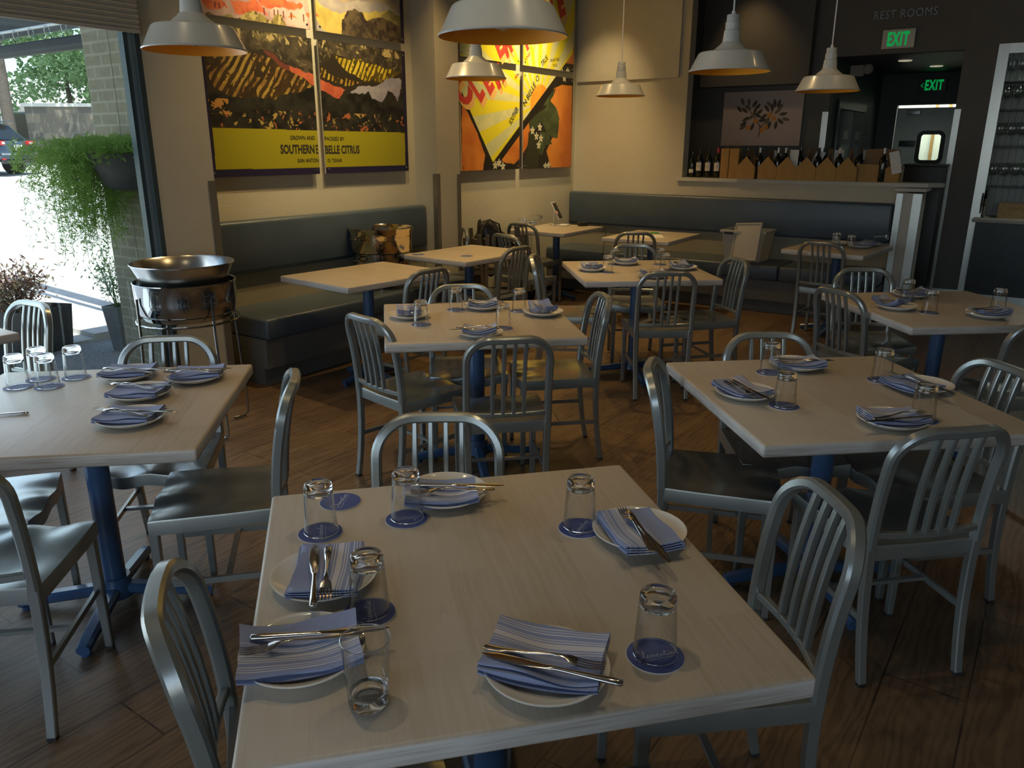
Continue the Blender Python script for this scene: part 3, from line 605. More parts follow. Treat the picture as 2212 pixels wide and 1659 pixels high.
# ------------------------------------------------------------------ tables
TZ = 0.75
def make_table(w, d, rnd=0.008):
    e = empty('dining_table', (0, 0, 0))
    MB().box((0, 0, TZ - 0.021), (w, d, 0.042), bev=rnd).build('tabletop', M['table'], e)
    MB().lathe([(0.038, 0.07), (0.038, TZ - 0.05)], 24).build('column', M['blue'], e)
    MB().box((0, 0, TZ - 0.046), (0.3, 0.3, 0.008)).build('top_plate', M['blue'], e)
    MB().lathe([(0.0, 0.11), (0.05, 0.11), (0.055, 0.06), (0.06, 0.035), (0.0, 0.035)], 20).build('base_hub', M['blue'], e)
    L = min(w, d) * 0.36
    for k in range(4):
        a = math.pi / 2 * k; mb = MB()
        pts = [(0.02, 0, 0.065), (0.12, 0, 0.052), (L - 0.05, 0, 0.036), (L, 0, 0.028)]
        mb.sweep(pts, rsec(0.052, 0.042, 0.5), (0, 0, 1), scale=[1.0, 0.95, 0.9, 0.8])
        mb.lathe([(0.016, 0), (0.018, 0.014)], 12, (L - 0.02, 0, 0), cap=(True, True))
        mb.xform(lambda x, y, z: (x * math.cos(a) - y * math.sin(a), x * math.sin(a) + y * math.cos(a), z)).build('foot', M['blue'], e)
    return e
SQ = make_table(0.914, 0.914); RT = make_table(0.90, 0.70); RT2 = make_table(0.84, 0.67)
TABLES = [
 (SQ, -0.046, 1.417, 13, 'square whitewashed table nearest the camera, set with five plates'),
 (SQ, -1.418, 2.455, 8, 'whitewashed table beside the street window with four folded napkins'),
 (SQ, -0.178, 3.812, 9.2, 'square centre table between nearest table and booth, four places set'),
 (SQ, 1.128, 2.616, 7.2, 'square right foreground table with four chairs and four places'),
 (SQ, 0.874, 5.448, 5.8, 'square rear centre table with glasses paired in two spots'),
 (SQ, 2.33, 4.15, 5.5, 'square far right table cut by the right edge, below steel post'),
 (RT, -0.984, 5.26, 50.4, 'bare booth table in front of the padded bench and brass tub'),
 (RT2, -0.352, 6.337, 52, 'booth table with two loose blue coasters'),
 (RT2, 0.466, 8.32, 56, 'brightly lit corner table holding the tablet stand'),
 (RT2, 1.353, 7.629, 57.5, 'booth table with paper sheet and green pen'),
 (RT2, 2.799, 6.736, 50.2, 'booth table beside the steel end post with stacked settings'),
 (RT, -2.81, 3.31, 57, 'table by the street window cut by the left edge'),
]
done = set()
for tm, x, y, a, lab in TABLES:
    if tm is SQ and 's' not in done: o = SQ; done.add('s')
    elif tm is RT and 'r' not in done: o = RT; done.add('r')
    elif tm is RT2 and 'q' not in done: o = RT2; done.add('q')
    else: o = copy_tree(tm)
    o.location = (x, y, 0); o.rotation_euler = (0, 0, R(a)); tag(o, lab, 'table', 'whitewashed dining tables')

# ------------------------------------------------------------------ benches
def bench(name, loc, L, label, seams):
    # local x along the seat, local y toward the wall (+y is the wall side)
    e = empty(name, loc[0], loc[1], label, 'bench')
    mb = MB().box((L / 2, 0.29, 0.225), (L, 0.55, 0.20)); mb.build('base', M['base_paint'], e)
    MB().box((L / 2, 0.315, 0.06), (L - 0.02, 0.50, 0.13)).build('kickboard', M['base_paint'], e)
    xs = [0] + seams + [L]
    for a, b in zip(xs[:-1], xs[1:]): MB().box(((a + b) / 2, 0.27, 0.395), (b - a - 0.004, 0.56, 0.145), bev=0.022).build('seat_cushion', M['vinyl'], e)
    MB().box((L / 2, 0.545, 0.58), (L, 0.05, 0.24)).build('back_panel', M['bench_back'], e)
    MB().box((L / 2, 0.53, 0.885), (L, 0.11, 0.37), bev=0.03).build('back_cushion', M['vinyl'], e)
    return e
bench('booth_bench', (W(3.2, -4.24), TH), 2.2, 'grey vinyl padded bench along the street wall under the hillside picture', [])
bench('booth_bench', (W(7.62, -4.86), TH - math.pi / 2), 3.52, 'long dark vinyl bench along the back wall below the ledge', [1.35, 2.66])

# ------------------------------------------------------------------ tableware prototypes
def glass_mesh(lying=False):
    mb = MB()
    # inverted tumbler: rim on the coaster at z=0, thick base on top
    h = 0.118
    mb.lathe([(0.0375, 0.0), (0.0365, 0.02), (0.0335, 0.07), (0.031, 0.106)], 40, mi=0)
    mb.lathe([(0.0380, 0.0005), (0.0384, 0.0015), (0.0380, 0.003), (0.0370, 0.0015), (0.0380, 0.0005)], 40, mi=1)
    mb.lathe([(0.0, 0.1025), (0.022, 0.101), (0.0278, 0.097), (0.0290, 0.092), (0.0318, 0.094), (0.0315, 0.105), (0.0306, 0.113), (0.0275, 0.118), (0.022, 0.1185), (0.0185, 0.1165), (0.0, 0.1155)], 40, mi=1)
    me = mb.mesh('tumbler', [M['thin_glass'], M['glass']], angle=60); return me
GM = glass_mesh()
def tumbler(x, y, z, label, kind='inv', rz=0):
    o = bpy.data.objects.new('drinking_glass', GM); COL.objects.link(o)
    if kind == 'inv': o.location = (x, y, z)
    elif kind == 'up': o.location = (x, y, z + 0.119); o.rotation_euler = (math.pi, 0, 0)
    else: o.location = (x, y, z + 0.0385); o.rotation_euler = (R(90 - 3.2), 0, rz)
    tag(o, label, 'glass', 'clear drinking tumblers'); return o
def script_word():
    mb = MB(); L = [[(0.9, 1.2), (0.78, 1.42), (0.55, 1.38), (0.18, 0.95), (0, 0.45), (0.12, 0.08), (0.45, -0.02), (0.9, 0.15), (1.15, 0.45)],
         [(1.1, .4), (1.38, 1.0), (1.40, 1.4), (1.24, 1.25), (1.22, 0.25), (1.34, 0.03), (1.52, .2)]]
    def e(x): return [(x, .2), (x + .25, .32), (x + .33, .52), (x + .2, .6), (x + .06, .35), (x + .12, .06), (x + .3, .02), (x + .45, .2)]
    def n(x): return [(x, .15), (x + .12, .55), (x + .1, 0), (x + .28, .52), (x + .38, .48), (x + .38, .08), (x + .52, .2)]
    L.append(e(1.5)); L.append([(1.95, .15), (2.07, .55), (2.05, 0), (2.2, .5), (2.3, .48), (2.3, 0), (2.46, .5), (2.56, .48), (2.56, .08), (2.7, .2)])
    L += [e(2.7), n(3.15), [(3.67, .2), (3.86, 1.05), (3.82, .1), (3.95, .04), (4.1, .2)], [(3.66, .72), (4.08, .82)], [(4.1, .2), (4.22, .5), (4.22, .08), (4.38, .2)], [(4.24, .8), (4.28, .86)], n(4.38), e(4.9),
          [(0.3, -0.28), (0.9, -0.5), (1.5, -0.42), (2.2, -0.3)]]
    L += [[(2.1 + .22 * k, -0.28), (2.22 + .22 * k, -0.28)] for k in range(14)]
    for st in L: mb.sweep([((x - 2.6) * 0.0148, (y - 0.4) * 0.0148 + (x - 2.6) * 0.0006, 0.00215) for x, y in st], [(-0.0005, -0.0001), (0.0005, -0.0001), (0.0005, 0.0001), (-0.0005, 0.0001)], (0, 0, 1))
    return mb.mesh('lettering', M['coaster_ink'], False)
SW = script_word()
COM = MB().lathe([(0.0, 0.002), (0.0488, 0.002)], 48, mi=0).lathe([(0.0488, 0.002), (0.0496, 0.0018), (0.0496, 0.0002), (0.0, 0.0002)], 48, mi=1).mesh('coaster', [M['coaster'], M['coaster_edge']])
def coaster(x, y, label, rz=0.0, z=TZ):
    o = bpy.data.objects.new('coaster', COM); COL.objects.link(o); o.location = (x, y, z); o.rotation_euler = (0, 0, R(rz)); tag(o, label, 'coaster', 'round blue coasters')
    l = bpy.data.objects.new('lettering', SW); COL.objects.link(l); l.parent = o; l['label'] = 'pale script lettering'; return o
PLM = MB().lathe([(0.0, 0.006), (0.055, 0.006), (0.066, 0.0075), (0.085, 0.0155), (0.097, 0.0225), (0.1015, 0.0255), (0.1035, 0.0255), (0.1035, 0.023), (0.097, 0.0185), (0.085, 0.011), (0.066, 0.003), (0.055, 0.0), (0.05, 0.002), (0.0, 0.002)], 64).mesh('plate', M['plate'], angle=80)
def plate(x, y, label, z=TZ, s=1.0):
    o = bpy.data.objects.new('dinner_plate', PLM); COL.objects.link(o); o.location = (x, y, z); o.scale = (s, s, 1); tag(o, label, 'plate', 'white side plates'); return o
def napkin_mesh(seed, stripes=True, bk=1.0):
    rnd = random.Random(seed); Lh, Wh = 0.088, 0.065; n = 22
    # serpentine cross-section of the folded cloth
    sec = []; lay = 4; dz = 0.0054
    for k in range(lay):
        z = 0.002 + k * dz; w0 = Wh * (1 - 0.05 * (k % 2) - 0.03 * k / lay)
        ys = np.linspace(-w0, w0, 12); ys = ys if k % 2 == 0 else ys[::-1]
        sec += [(float(y), z) for y in ys]
        if k < lay - 1: s = 1 if k % 2 == 0 else -1; sec.append((s * (w0 + 0.0022), z + dz / 2))
    T = 0.0014; N = len(sec); nrm = []
    for i in range(N):
        a = sec[max(i - 1, 0)]; b = sec[min(i + 1, N - 1)]; dx, dy = b[0] - a[0], b[1] - a[1]; l = math.hypot(dx, dy) or 1; nrm.append((-dy / l, dx / l))
    loop = [(p[0] + q[0] * T, p[1] + q[1] * T) for p, q in zip(sec, nrm)] + [(p[0] - q[0] * T, p[1] - q[1] * T) for p, q in list(zip(sec, nrm))[::-1]]
    ph = [rnd.uniform(0, 6) for _ in range(4)]; bend = rnd.uniform(0.008, 0.014) * bk; vs = []
    for i in range(n + 1):
        x = -Lh + 2 * Lh * i / n
        for y, z in loop:
            k = (z / (lay * dz)); skew = 0.004 * math.sin(ph[0] + x * 40 + k * 5) * k
            zz = z + 0.0022 * k * math.sin(ph[1] + x * 45 + y * 30) + bend * ((x / Lh) ** 2) * 1.0 + 0.35 * bend * (y / Wh) ** 2 + k * 0.005 * math.sin(ph[2] + x * 22) * (1 if y < 0 else 0.4)
            vs.append((x * (1 - 0.04 * k * (0.5 + 0.5 * math.sin(ph[3] + y * 40))), y + skew, zz))
    m = len(loop); fs = [(i * m + q, i * m + (q + 1) % m, (i + 1) * m + (q + 1) % m, (i + 1) * m + q) for i in range(n) for q in range(m)]
    fs += [(q, q + 1, m - 2 - q, m - 1 - q) for q in range(N - 1)] + [(n * m + q + 1, n * m + q, n * m + m - 1 - q, n * m + m - 2 - q) for q in range(N - 1)]
    return MB().add(vs, fs).mesh('napkin', M['napkin'] if stripes else M['napkin_plain'], angle=60)
NMS = [napkin_mesh(k) for k in range(4)] + [napkin_mesh(9, False), napkin_mesh(21, True, 2.2), napkin_mesh(22, True, 2.0), napkin_mesh(23, True, 2.6)]
def napkin(x, y, ang, label, k=0, z=TZ + 0.009, s=1.0):
    o = bpy.data.objects.new('folded_napkin', NMS[k % 8]); COL.objects.link(o); o.location = (x, y, z); o.rotation_euler = (0, 0, R(ang)); o.scale = (s, s, 1); tag(o, label, 'napkin', 'blue folded napkins'); return o
def ell(a, b, n=10): return [(a * math.cos(2 * math.pi * q / n), b * math.sin(2 * math.pi * q / n)) for q in range(n)]
def make_knife():
    mb = MB(); rings = [(-0.115, .0045, .003), (-0.112, .0075, .0045), (-0.09, .0075, .0045), (-0.05, .0058, .0036), (-0.02, .0045, .003), (-0.006, .0045, .003), (0.0, .0062, .0032), (0.006, .0065, .0012), (0.05, .0095, .0009), (0.09, .0088, .0008), (0.108, .0055, .0006), (0.117, .001, .0004)]
    vs = []; n = 10
    for x, a, b in rings:
        for q in range(n): t = 2 * math.pi * q / n; vs.append((x, a * math.cos(t) + (0.002 if x > 0.01 else 0), 0.0045 + b * math.sin(t)))
    mb.add(vs, [(i * n + q, i * n + (q + 1) % n, (i + 1) * n + (q + 1) % n, (i + 1) * n + q) for i in range(len(rings) - 1) for q in range(n)] + [tuple(range(n))[::-1]])
    return mb.mesh('knife', M['steel'], angle=60)
def make_fork():
    mb = MB(); R_ = [(-0.10, .005, .0022, .002), (-0.096, .0075, .003, .002), (-0.075, .0068, .0028, .001), (-0.03, .0036, .002, .004), (0.015, .0028, .002, .010), (0.035, .0045, .0018, .009), (0.045, .0105, .0014, .006), (0.056, .0115, .0011, .003)]
    vs = []; n = 8
    for x, a, b, z in R_:
        for q in range(n): t = 2 * math.pi * q / n + math.pi / 8; vs.append((x, a * math.cos(t), 0.003 + z + b * math.sin(t)))
    mb.add(vs, [(i * n + q, i * n + (q + 1) % n, (i + 1) * n + (q + 1) % n, (i + 1) * n + q) for i in range(len(R_) - 1) for q in range(n)] + [tuple(range(n))[::-1], tuple((len(R_) - 1) * n + q for q in range(n))])
    for k in range(4):
        y = (k - 1.5) * 0.0062; mb.sweep([(0.054, y, 0.006), (0.072, y, 0.004), (0.088, y, 0.0045), (0.101, y * 0.97, 0.008)], [(-.0014, -.0009), (.0014, -.0009), (.0014, .0009), (-.0014, .0009)], (0, 0, 1), scale=[1, 1, .95, .5])
    return mb.mesh('fork', M['steel'], angle=60)
KM, FM = make_knife(), make_fork()
def lay(me, name, p0, p1, label, z, flip=False):
    o = bpy.data.objects.new(name, me); COL.objects.link(o); a = math.atan2(p1[1] - p0[1], p1[0] - p0[0])
    o.location = ((p0[0] + p1[0]) / 2, (p0[1] + p1[1]) / 2, z); o.rotation_euler = (0, 0, a); tag(o, label, name.split('_')[-1], 'steel table %ss' % ('kniv' if 0 else name.split('_')[-1])); return o
# settings: plate, napkin (centre, angle), knife handle->tip, fork handle->tines, place phrase
def setting(pc, nc, na, kn, fk, where, k=0, ztop=0.0385, s=1.0):
    plate(pc[0], pc[1], 'white round side plate ' + where)
    if nc: napkin(nc[0], nc[1], na, 'striped napkin on the plate ' + where, k, s=s)
    if kn: lay(KM, 'table_knife', kn[0], kn[1], 'steel knife on the napkin ' + where, TZ + ztop)
    if fk: lay(FM, 'table_fork', fk[0], fk[1], 'steel fork on the napkin ' + where, TZ + ztop - 0.001)
def q4(L): cx = sum(p[0] for p in L) / 4; cy_ = sum(p[1] for p in L) / 4; return (cx, cy_)
N1 = 'of the nearest table'
setting((-0.369, 1.358), (-0.363, 1.355), -85, ((-.352, 1.203), (-.405, 1.440)), ((-.378, 1.432), (-.335, 1.222)), 'at the left side %s, upper of two' % N1, 0)
setting((-0.350, 1.118), (-0.354, 1.118), 196, ((-.440, 1.118), (-.205, 1.145)), ((-.246, 1.135), (-.443, 1.077)), 'at left %s, behind the upright glass' % N1, 1, s=1.12)
setting((-0.163, 1.747), (-0.172, 1.722), 188, ((-.250, 1.732), (-.020, 1.728)), ((-.045, 1.707), (-.235, 1.690)), 'at the far side %s' % N1, 2)
setting((0.282, 1.550), (0.279, 1.525), 104, ((.262, 1.593), (.310, 1.366)), ((.290, 1.400), (.247, 1.618)), 'at the right side %s' % N1, 3)
setting((0.057, 1.078), (0.057, 1.095), -14.5, ((.172, 1.004), (-.046, 1.080)), ((-.045, 1.096), (.148, 1.044)), 'at the near side %s' % N1, 0, s=1.1)
for (x, y), rz, w in [((-.427, 1.565), 100, 'at the far left corner of the nearest table'), ((-.243, 1.633), 190, 'beside the far plate of the nearest table'), ((.155, 1.590), 60, 'at the far right of the nearest table'),
                     ((-.264, 1.254), 100, 'between the two left plates of the nearest table'), ((.245, 1.130), 12, 'at the near right corner of the nearest table')]:
    coaster(x, y, 'blue printed coaster under the glass ' + w, rz)
    tumbler(x, y + (0.006 if rz != 60 else 0.01), TZ + 0.0022, 'upside-down clear tumbler on blue coaster ' + w)
coaster(-.416, 1.723, 'loose blue printed coaster at the far left corner of the nearest table', 80)
tumbler(-.221, 1.010, TZ, 'upright clear tumbler beside the near left plate of the nearest table', 'up')
N2 = 'on the window table'
setting((-1.425, 2.775), (-1.427, 2.778), 2, ((-1.503, 2.748), (-1.272, 2.742)), ((-1.289, 2.700), (-1.49, 2.725)), '%s, at far left of its four settings' % N2, 4)
setting((-1.166, 2.745), (-1.160, 2.762), 8, ((-1.262, 2.725), (-1.030, 2.755)), ((-1.067, 2.715), (-1.257, 2.705)), '%s, at its far right corner' % N2, 4)
setting((-1.276, 2.545), (-1.276, 2.535), -2, ((-1.379, 2.552), (-1.142, 2.545)), ((-1.185, 2.495), (-1.40, 2.575)), '%s, third from its far edge' % N2, 4)
setting((-1.185, 2.285), (-1.19, 2.285), -2, ((-1.262, 2.276), (-1.035, 2.266)), ((-1.10, 2.230), (-1.31, 2.30)), '%s, nearest its front edge' % N2, 4)
for (x, y), w in [((-1.760, 2.648), 'leftmost of four on the window table'), ((-1.740, 2.750), 'at the back of the four on the window table'), ((-1.655, 2.655), 'at the front of the four on the window table'), ((-1.620, 2.770), 'rightmost of four on the window table')]:
    coaster(x, y, 'blue coaster under the glass ' + w, random.uniform(0, 360)); tumbler(x, y, TZ + 0.0022, 'upside-down tumbler on blue coaster, ' + w)
lay(KM, 'table_knife', (-1.55, 2.36), (-1.78, 2.31), 'steel knife handle poking in at the left edge of the window table', TZ + 0.001)
N3 = 'of the centre table'
setting((-.517, 3.838), (-.517, 3.845), 100, ((-.49, 3.76), (-.52, 3.97)), ((-.45, 3.78), (-.47, 3.95)), 'at the left side ' + N3, 5, s=0.88)
setting((-.153, 4.068), (-.155, 4.066), 5, ((-.05, 4.055), (-.27, 4.075)), ((-.07, 4.03), (-.26, 4.05)), 'at the far side ' + N3, 6, s=0.88)
setting((.158, 3.915), (.158, 3.915), 105, ((.13, 4.00), (.20, 3.79)), ((.16, 3.83), (.10, 4.02)), 'at the right side ' + N3, 7, s=0.88)
setting((-.143, 3.447), (-.148, 3.45), 0, ((-.06, 3.425), (-.28, 3.40)), ((-.25, 3.43), (-.06, 3.45)), 'at the near side ' + N3, 6, s=0.88)
for (x, y), w in [((-.440, 3.680), 'at the left'), ((-.296, 4.035), 'at the far left'), ((.036, 4.008), 'at the far right'), ((-.043, 3.607), 'beside the near plate')]:
    coaster(x, y, 'blue coaster under the glass %s %s' % (w, N3), random.uniform(0, 360)); tumbler(x, y, TZ + 0.0022, 'upside-down tumbler on blue coaster %s %s' % (w, N3))
N4 = 'of the right foreground table'
setting((.807, 2.564), (.795, 2.570), -68, ((.772, 2.628), (.838, 2.405)), ((.745, 2.62), (.805, 2.42)), 'at the left side ' + N4, 3)
setting((1.113, 2.929), (1.108, 2.905), 3, ((1.024, 2.906), (1.225, 2.885)), ((1.04, 2.865), (1.215, 2.89)), 'at the far side ' + N4, 2)
setting((1.465, 2.657), (1.418, 2.640), -75, ((1.405, 2.70), (1.478, 2.47)), ((1.45, 2.55), (1.38, 2.73)), 'at the right side ' + N4, 4)
setting((1.184, 2.285), (1.186, 2.283), 4, ((1.285, 2.245), (1.055, 2.196)), ((1.085, 2.218), (1.29, 2.29)), 'at the near side ' + N4, 0)
for (x, y), w in [((.908, 2.460), 'beside the left plate'), ((.985, 2.860), 'beside the far plate'), ((1.368, 2.762), 'beside the right plate'), ((1.300, 2.325), 'beside the near plate')]:
    coaster(x, y, 'blue coaster under the glass %s %s' % (w, N4), random.uniform(0, 360)); tumbler(x, y, TZ + 0.0022, 'upside-down tumbler on blue coaster %s %s' % (w, N4))
N5 = 'of the rear centre table'
setting((.553, 5.394), (.55, 5.39), 100, ((.53, 5.31), (.56, 5.50)), ((.57, 5.31), (.60, 5.49)), 'at the left side ' + N5, 5, s=0.88)
setting((.828, 5.705), (.83, 5.70), 0, None, ((.92, 5.69), (.74, 5.69)), 'at the far side ' + N5, 6, s=0.88)
setting((1.195, 5.467), (1.19, 5.47), 100, ((1.15, 5.54), (1.20, 5.36)), ((1.19, 5.39), (1.14, 5.56)), 'at the right side ' + N5, 6, s=0.88)
setting((.925, 5.108), (.925, 5.11), 5, ((1.0, 5.09), (.80, 5.07)), ((.83, 5.12), (1.0, 5.14)), 'at the near side ' + N5, 5, s=0.88)
for (x, y), w in [((.651, 5.317), 'at the near left'), ((.741, 5.69), 'at the far left'), ((1.064, 5.427), 'at the near right'), ((1.075, 5.69), 'at the far right')]:
    coaster(x, y, 'blue coaster under the glass %s %s' % (w, N5), random.uniform(0, 360)); tumbler(x, y, TZ + 0.0022, 'upside-down tumbler on blue coaster %s %s' % (w, N5))
N6 = 'of the far right table'
setting((2.051, 4.090), (2.02, 4.10), -60, ((2.0, 4.17), (2.08, 4.0)), ((1.98, 4.14), (2.06, 3.98)), 'at the left side ' + N6, 7, s=0.88)
setting((2.300, 4.446), (2.31, 4.44), 3, ((2.21, 4.43), (2.41, 4.44)), ((2.22, 4.41), (2.40, 4.41)), 'at the far side ' + N6, 6, s=0.88)
setting((2.418, 3.887), (2.43, 3.885), 5, ((2.33, 3.87), (2.53, 3.88)), ((2.35, 3.90), (2.53, 3.91)), 'at the near side ' + N6, 6, s=0.88)
for (x, y), w in [((2.219, 4.325), 'beside the far plate'), ((2.175, 3.990), 'beside the left plate'), ((2.560, 4.04), 'beside the near plate')]:
    coaster(x, y, 'blue coaster under the glass %s %s' % (w, N6), random.uniform(0, 360)); tumbler(x, y, TZ + 0.0022, 'upside-down tumbler on blue coaster %s %s' % (w, N6))
coaster(-.358, 6.119, 'loose blue coaster near the front corner of the coaster table', 20); coaster(-.746, 6.196, 'loose blue coaster at the left corner of the coaster table', 120)
N11 = 'on the booth table beside the steel end post'
plate(2.90, 6.93, 'white side plate under the lying glass ' + N11, s=0.95); plate(2.98, 6.72, 'white side plate at the front ' + N11)
plate(3.12, 6.87, 'white side plate holding napkins ' + N11); napkin(3.10, 6.87, 40, 'crumpled blue napkin on the rear plate ' + N11, 4); napkin(2.99, 6.73, 20, 'folded blue napkin on the front plate ' + N11, 1)
tumbler(2.80, 6.80, TZ, 'upside-down tumbler, left of two standing ' + N11); tumbler(2.85, 6.61, TZ, 'upside-down tumbler, right of two standing ' + N11)
tumbler(2.87, 6.97, TZ + 0.024, 'tumbler lying end-on upon a plate ' + N11, 'lie', R(-22)); tumbler(3.20, 6.96, TZ + 0.03, 'tumbler lying sideways upon napkins ' + N11, 'lie', R(70))
N9 = 'on the corner table with the tablet'
plate(0.16, 8.58, 'white plate with napkin ' + N9); napkin(0.16, 8.58, 30, 'folded pale napkin on the plate ' + N9, 4)
tumbler(0.03, 8.57, TZ, 'tumbler lying on its side at left ' + N9, 'lie', R(75)); tumbler(0.17, 8.40, TZ, 'tumbler lying end-on in front of plate ' + N9, 'lie', R(-10)); tumbler(0.22, 8.70, TZ + 0.034, 'tumbler lying on the napkin ' + N9, 'lie', R(70))

# tablet stand, card reader, paper, pen
e = empty('tablet_stand', (0.50, 8.60, TZ), R(-20), 'white tablet on angled stand on the corner table', 'tablet')
MB().box((0.03, 0, 0.008), (0.17, 0.13, 0.012), bev=0.004).build('base', M['white_plastic'], e)
MB().sweep([(-0.045, 0, 0.012), (-0.05, 0, 0.06), (-0.045, 0, 0.165)], rsec(0.035, 0.012), (1, 0, 0)).build('arm', M['white_plastic'], e)
a = R(62)
def tilt(x, y, z): return (x * math.cos(a) + z * math.sin(a) - 0.02, y, -x * math.sin(a) + z * math.cos(a) + 0.155)
MB().box((0, 0, 0), (0.20, 0.14, 0.010), bev=0.004).xform(tilt).build('tablet_body', M['white_plastic'], e)
MB().box((0, 0, 0.006), (0.185, 0.125, 0.003)).xform(tilt).build('screen', M['black'], e)
MB().box((0.02, -0.06, 0.010), (0.035, 0.05, 0.002)).xform(tilt).build('sticky_note', M['pink'], e)
o = MB().box((0, 0, 0.02), (0.10, 0.075, 0.04), bev=0.006).build('card_reader', M['black'], None, (0.76, 8.55, TZ), R(20)); tag(o, 'black card reader beside the tablet on the corner table', 'card reader')
o = MB().box((0, 0, 0.0006), (0.22, 0.28, 0.001)).build('paper_sheet', M['paper'], None, (1.335, 7.56, TZ), R(-5)); tag(o, 'white paper sheet lying on the booth table with the pen', 'paper')
e = empty('marker_pen', (1.45, 7.80, TZ), R(-12), 'green and white marker pen on the booth table', 'pen')
MB().lathe([(0.0, 0), (0.007, 0.001), (0.007, 0.08), (0.0, 0.08)], 10).xform(lambda x, y, z: (z - 0.08, y, x + 0.0075)).build('pen_body', M['green'], e)
MB().lathe([(0.0, 0), (0.0065, 0.001), (0.0065, 0.06), (0.0, 0.062)], 10).xform(lambda x, y, z: (z, y, x + 0.0075)).build('pen_cap', M['white_plastic'], e)
cu = MB().tube([(0.82, 8.58, 0.765), (0.96, 8.50, 0.76), (1.0, 8.42, 0.70), (0.95, 8.25, 0.45), (0.88, 7.9, 0.12), (1.0, 7.6, 0.01), (1.25, 7.4, 0.006)], 0.004, 6).build('power_cord', M['black'], None, smooth=True); tag(cu, 'black power cord hanging from the corner table edge', 'cord')

# ------------------------------------------------------------------ tubs
e = empty('beverage_tub_stand', (-1.80, 4.25, 0), R(20), 'silver beverage tub on rod stand with flared bowl, by the window', 'tub stand')
MB().lathe([(0.0, 0.650), (0.18, 0.652), (0.225, 0.668), (0.252, 0.71), (0.262, 0.77), (0.264, 0.862), (0.268, 0.868), (0.264, 0.872), (0.258, 0.866), (0.256, 0.77), (0.22, 0.69), (0.0, 0.66)], 64).build('tub', M['chrome'], e)
bw = MB().lathe([(0.0, 0.76), (0.17, 0.765), (0.205, 0.80), (0.225, 0.87), (0.235, 0.90), (0.262, 0.958), (0.270, 0.966), (0.268, 0.970), (0.258, 0.960), (0.228, 0.905), (0.215, 0.86), (0.19, 0.80), (0.16, 0.775), (0.0, 0.77)], 64).build('flared_bowl', M['brushed'], e)
for k in range(4):
    a = math.pi / 2 * k + 0.5; c, s = math.cos(a), math.sin(a)
    MB().tube([(0.272 * c, 0.272 * s, 0.80), (0.275 * c, 0.275 * s, 0.60), (0.30 * c, 0.30 * s, 0.10), (0.298 * c, 0.298 * s, 0.03), (0.27 * c, 0.27 * s, 0.012), (0.2 * c, 0.2 * s, 0.012)], 0.007, 8).build('leg', M['chrome'], e)
MB().tube([(0.268 * math.cos(q / 24 * 2 * math.pi), 0.268 * math.sin(q / 24 * 2 * math.pi), 0.655) for q in range(24)], 0.006, 8, closed=True).build('ring', M['chrome'], e)
e = empty('beverage_tub', W(4.585, -4.50, 0.47), TH, 'hammered brass coloured tub stacked on a chrome tub upon the bench', 'tub')
MB().lathe([(0.0, 0.0), (0.09, 0.0), (0.095, 0.02), (0.09, 0.09), (0.12, 0.11), (0.2, 0.14), (0.235, 0.2), (0.245, 0.29), (0.24, 0.29), (0.22, 0.2), (0.0, 0.15)], 56).build('lower_tub', M['chrome'], e)
MB().lathe([(0.0, 0.285), (0.232, 0.285), (0.243, 0.30), (0.246, 0.42), (0.25, 0.45), (0.265, 0.475), (0.268, 0.482), (0.262, 0.482), (0.245, 0.455), (0.238, 0.42), (0.236, 0.31), (0.0, 0.295)], 56).build('hammered_tub', M['hammered'], e)
for z in (0.40, 0.24): MB().tube([(-0.245, 0.06, z), (-0.29, 0.05, z + 0.005), (-0.30, 0.0, z + 0.008), (-0.29, -0.05, z + 0.005), (-0.245, -0.06, z)], 0.007, 8).build('handle', M['chrome'], e)

# clear bin with leaning lid on the long bench
e = empty('storage_bin', W(7.92, -2.62, 0.47), TH, 'frosted clear plastic storage bin standing on the long bench', 'bin')
def taper(w, d, z0, z1, k, t=0.004):
    mb = MB(); a = [(-w / 2 * k, -d / 2 * k, z0), (w / 2 * k, -d / 2 * k, z0), (w / 2 * k, d / 2 * k, z0), (-w / 2 * k, d / 2 * k, z0)]; b = [(-w / 2, -d / 2, z1), (w / 2, -d / 2, z1), (w / 2, d / 2, z1), (-w / 2, d / 2, z1)]
    c = [(x * 0.97, y * 0.97, z) for x, y, z in b]; d_ = [(x * 0.97, y * 0.97, z + t) for x, y, z in a]
    mb.add(a + b + c + d_, [(0, 3, 2, 1), (0, 1, 5, 4), (1, 2, 6, 5), (2, 3, 7, 6), (3, 0, 4, 7), (4, 5, 9, 8), (5, 6, 10, 9), (6, 7, 11, 10), (7, 4, 8, 11), (8, 9, 13, 12), (9, 10, 14, 13), (10, 11, 15, 14), (11, 8, 12, 15), (12, 13, 14, 15)]); return mb
taper(0.34, 0.43, 0, 0.29, 0.84).build('bin_body', M['frosted'], e, smooth=False)
MB().sweep([(0.175, 0.225, 0.29), (-0.175, 0.225, 0.29), (-0.175, -0.225, 0.29), (0.175, -0.225, 0.29)], rsec(0.028, 0.028), (0, 0, 1), closed=True).build('rim', M['frosted'], e)
MB().box((-0.19, 0.14, 0.275), (0.02, 0.09, 0.022)).build('handle', M['black'], e)
lid = MB().box((0, 0, 0), (0.36, 0.30, 0.006), bev=0.003); lid.sweep([(0.18, 0.15, 0.004), (-0.18, 0.15, 0.004), (-0.18, -0.15, 0.004), (0.18, -0.15, 0.004)], rsec(0.022, 0.022), (0, 0, 1), closed=True)
lo = lid.build('bin_lid', M['frosted']); lo.location = W(7.69, -2.56, 0.675); lo.rotation_euler = (R(-20), R(-74), TH); tag(lo, 'frosted bin lid leaning upright in front of the storage bin', 'lid')

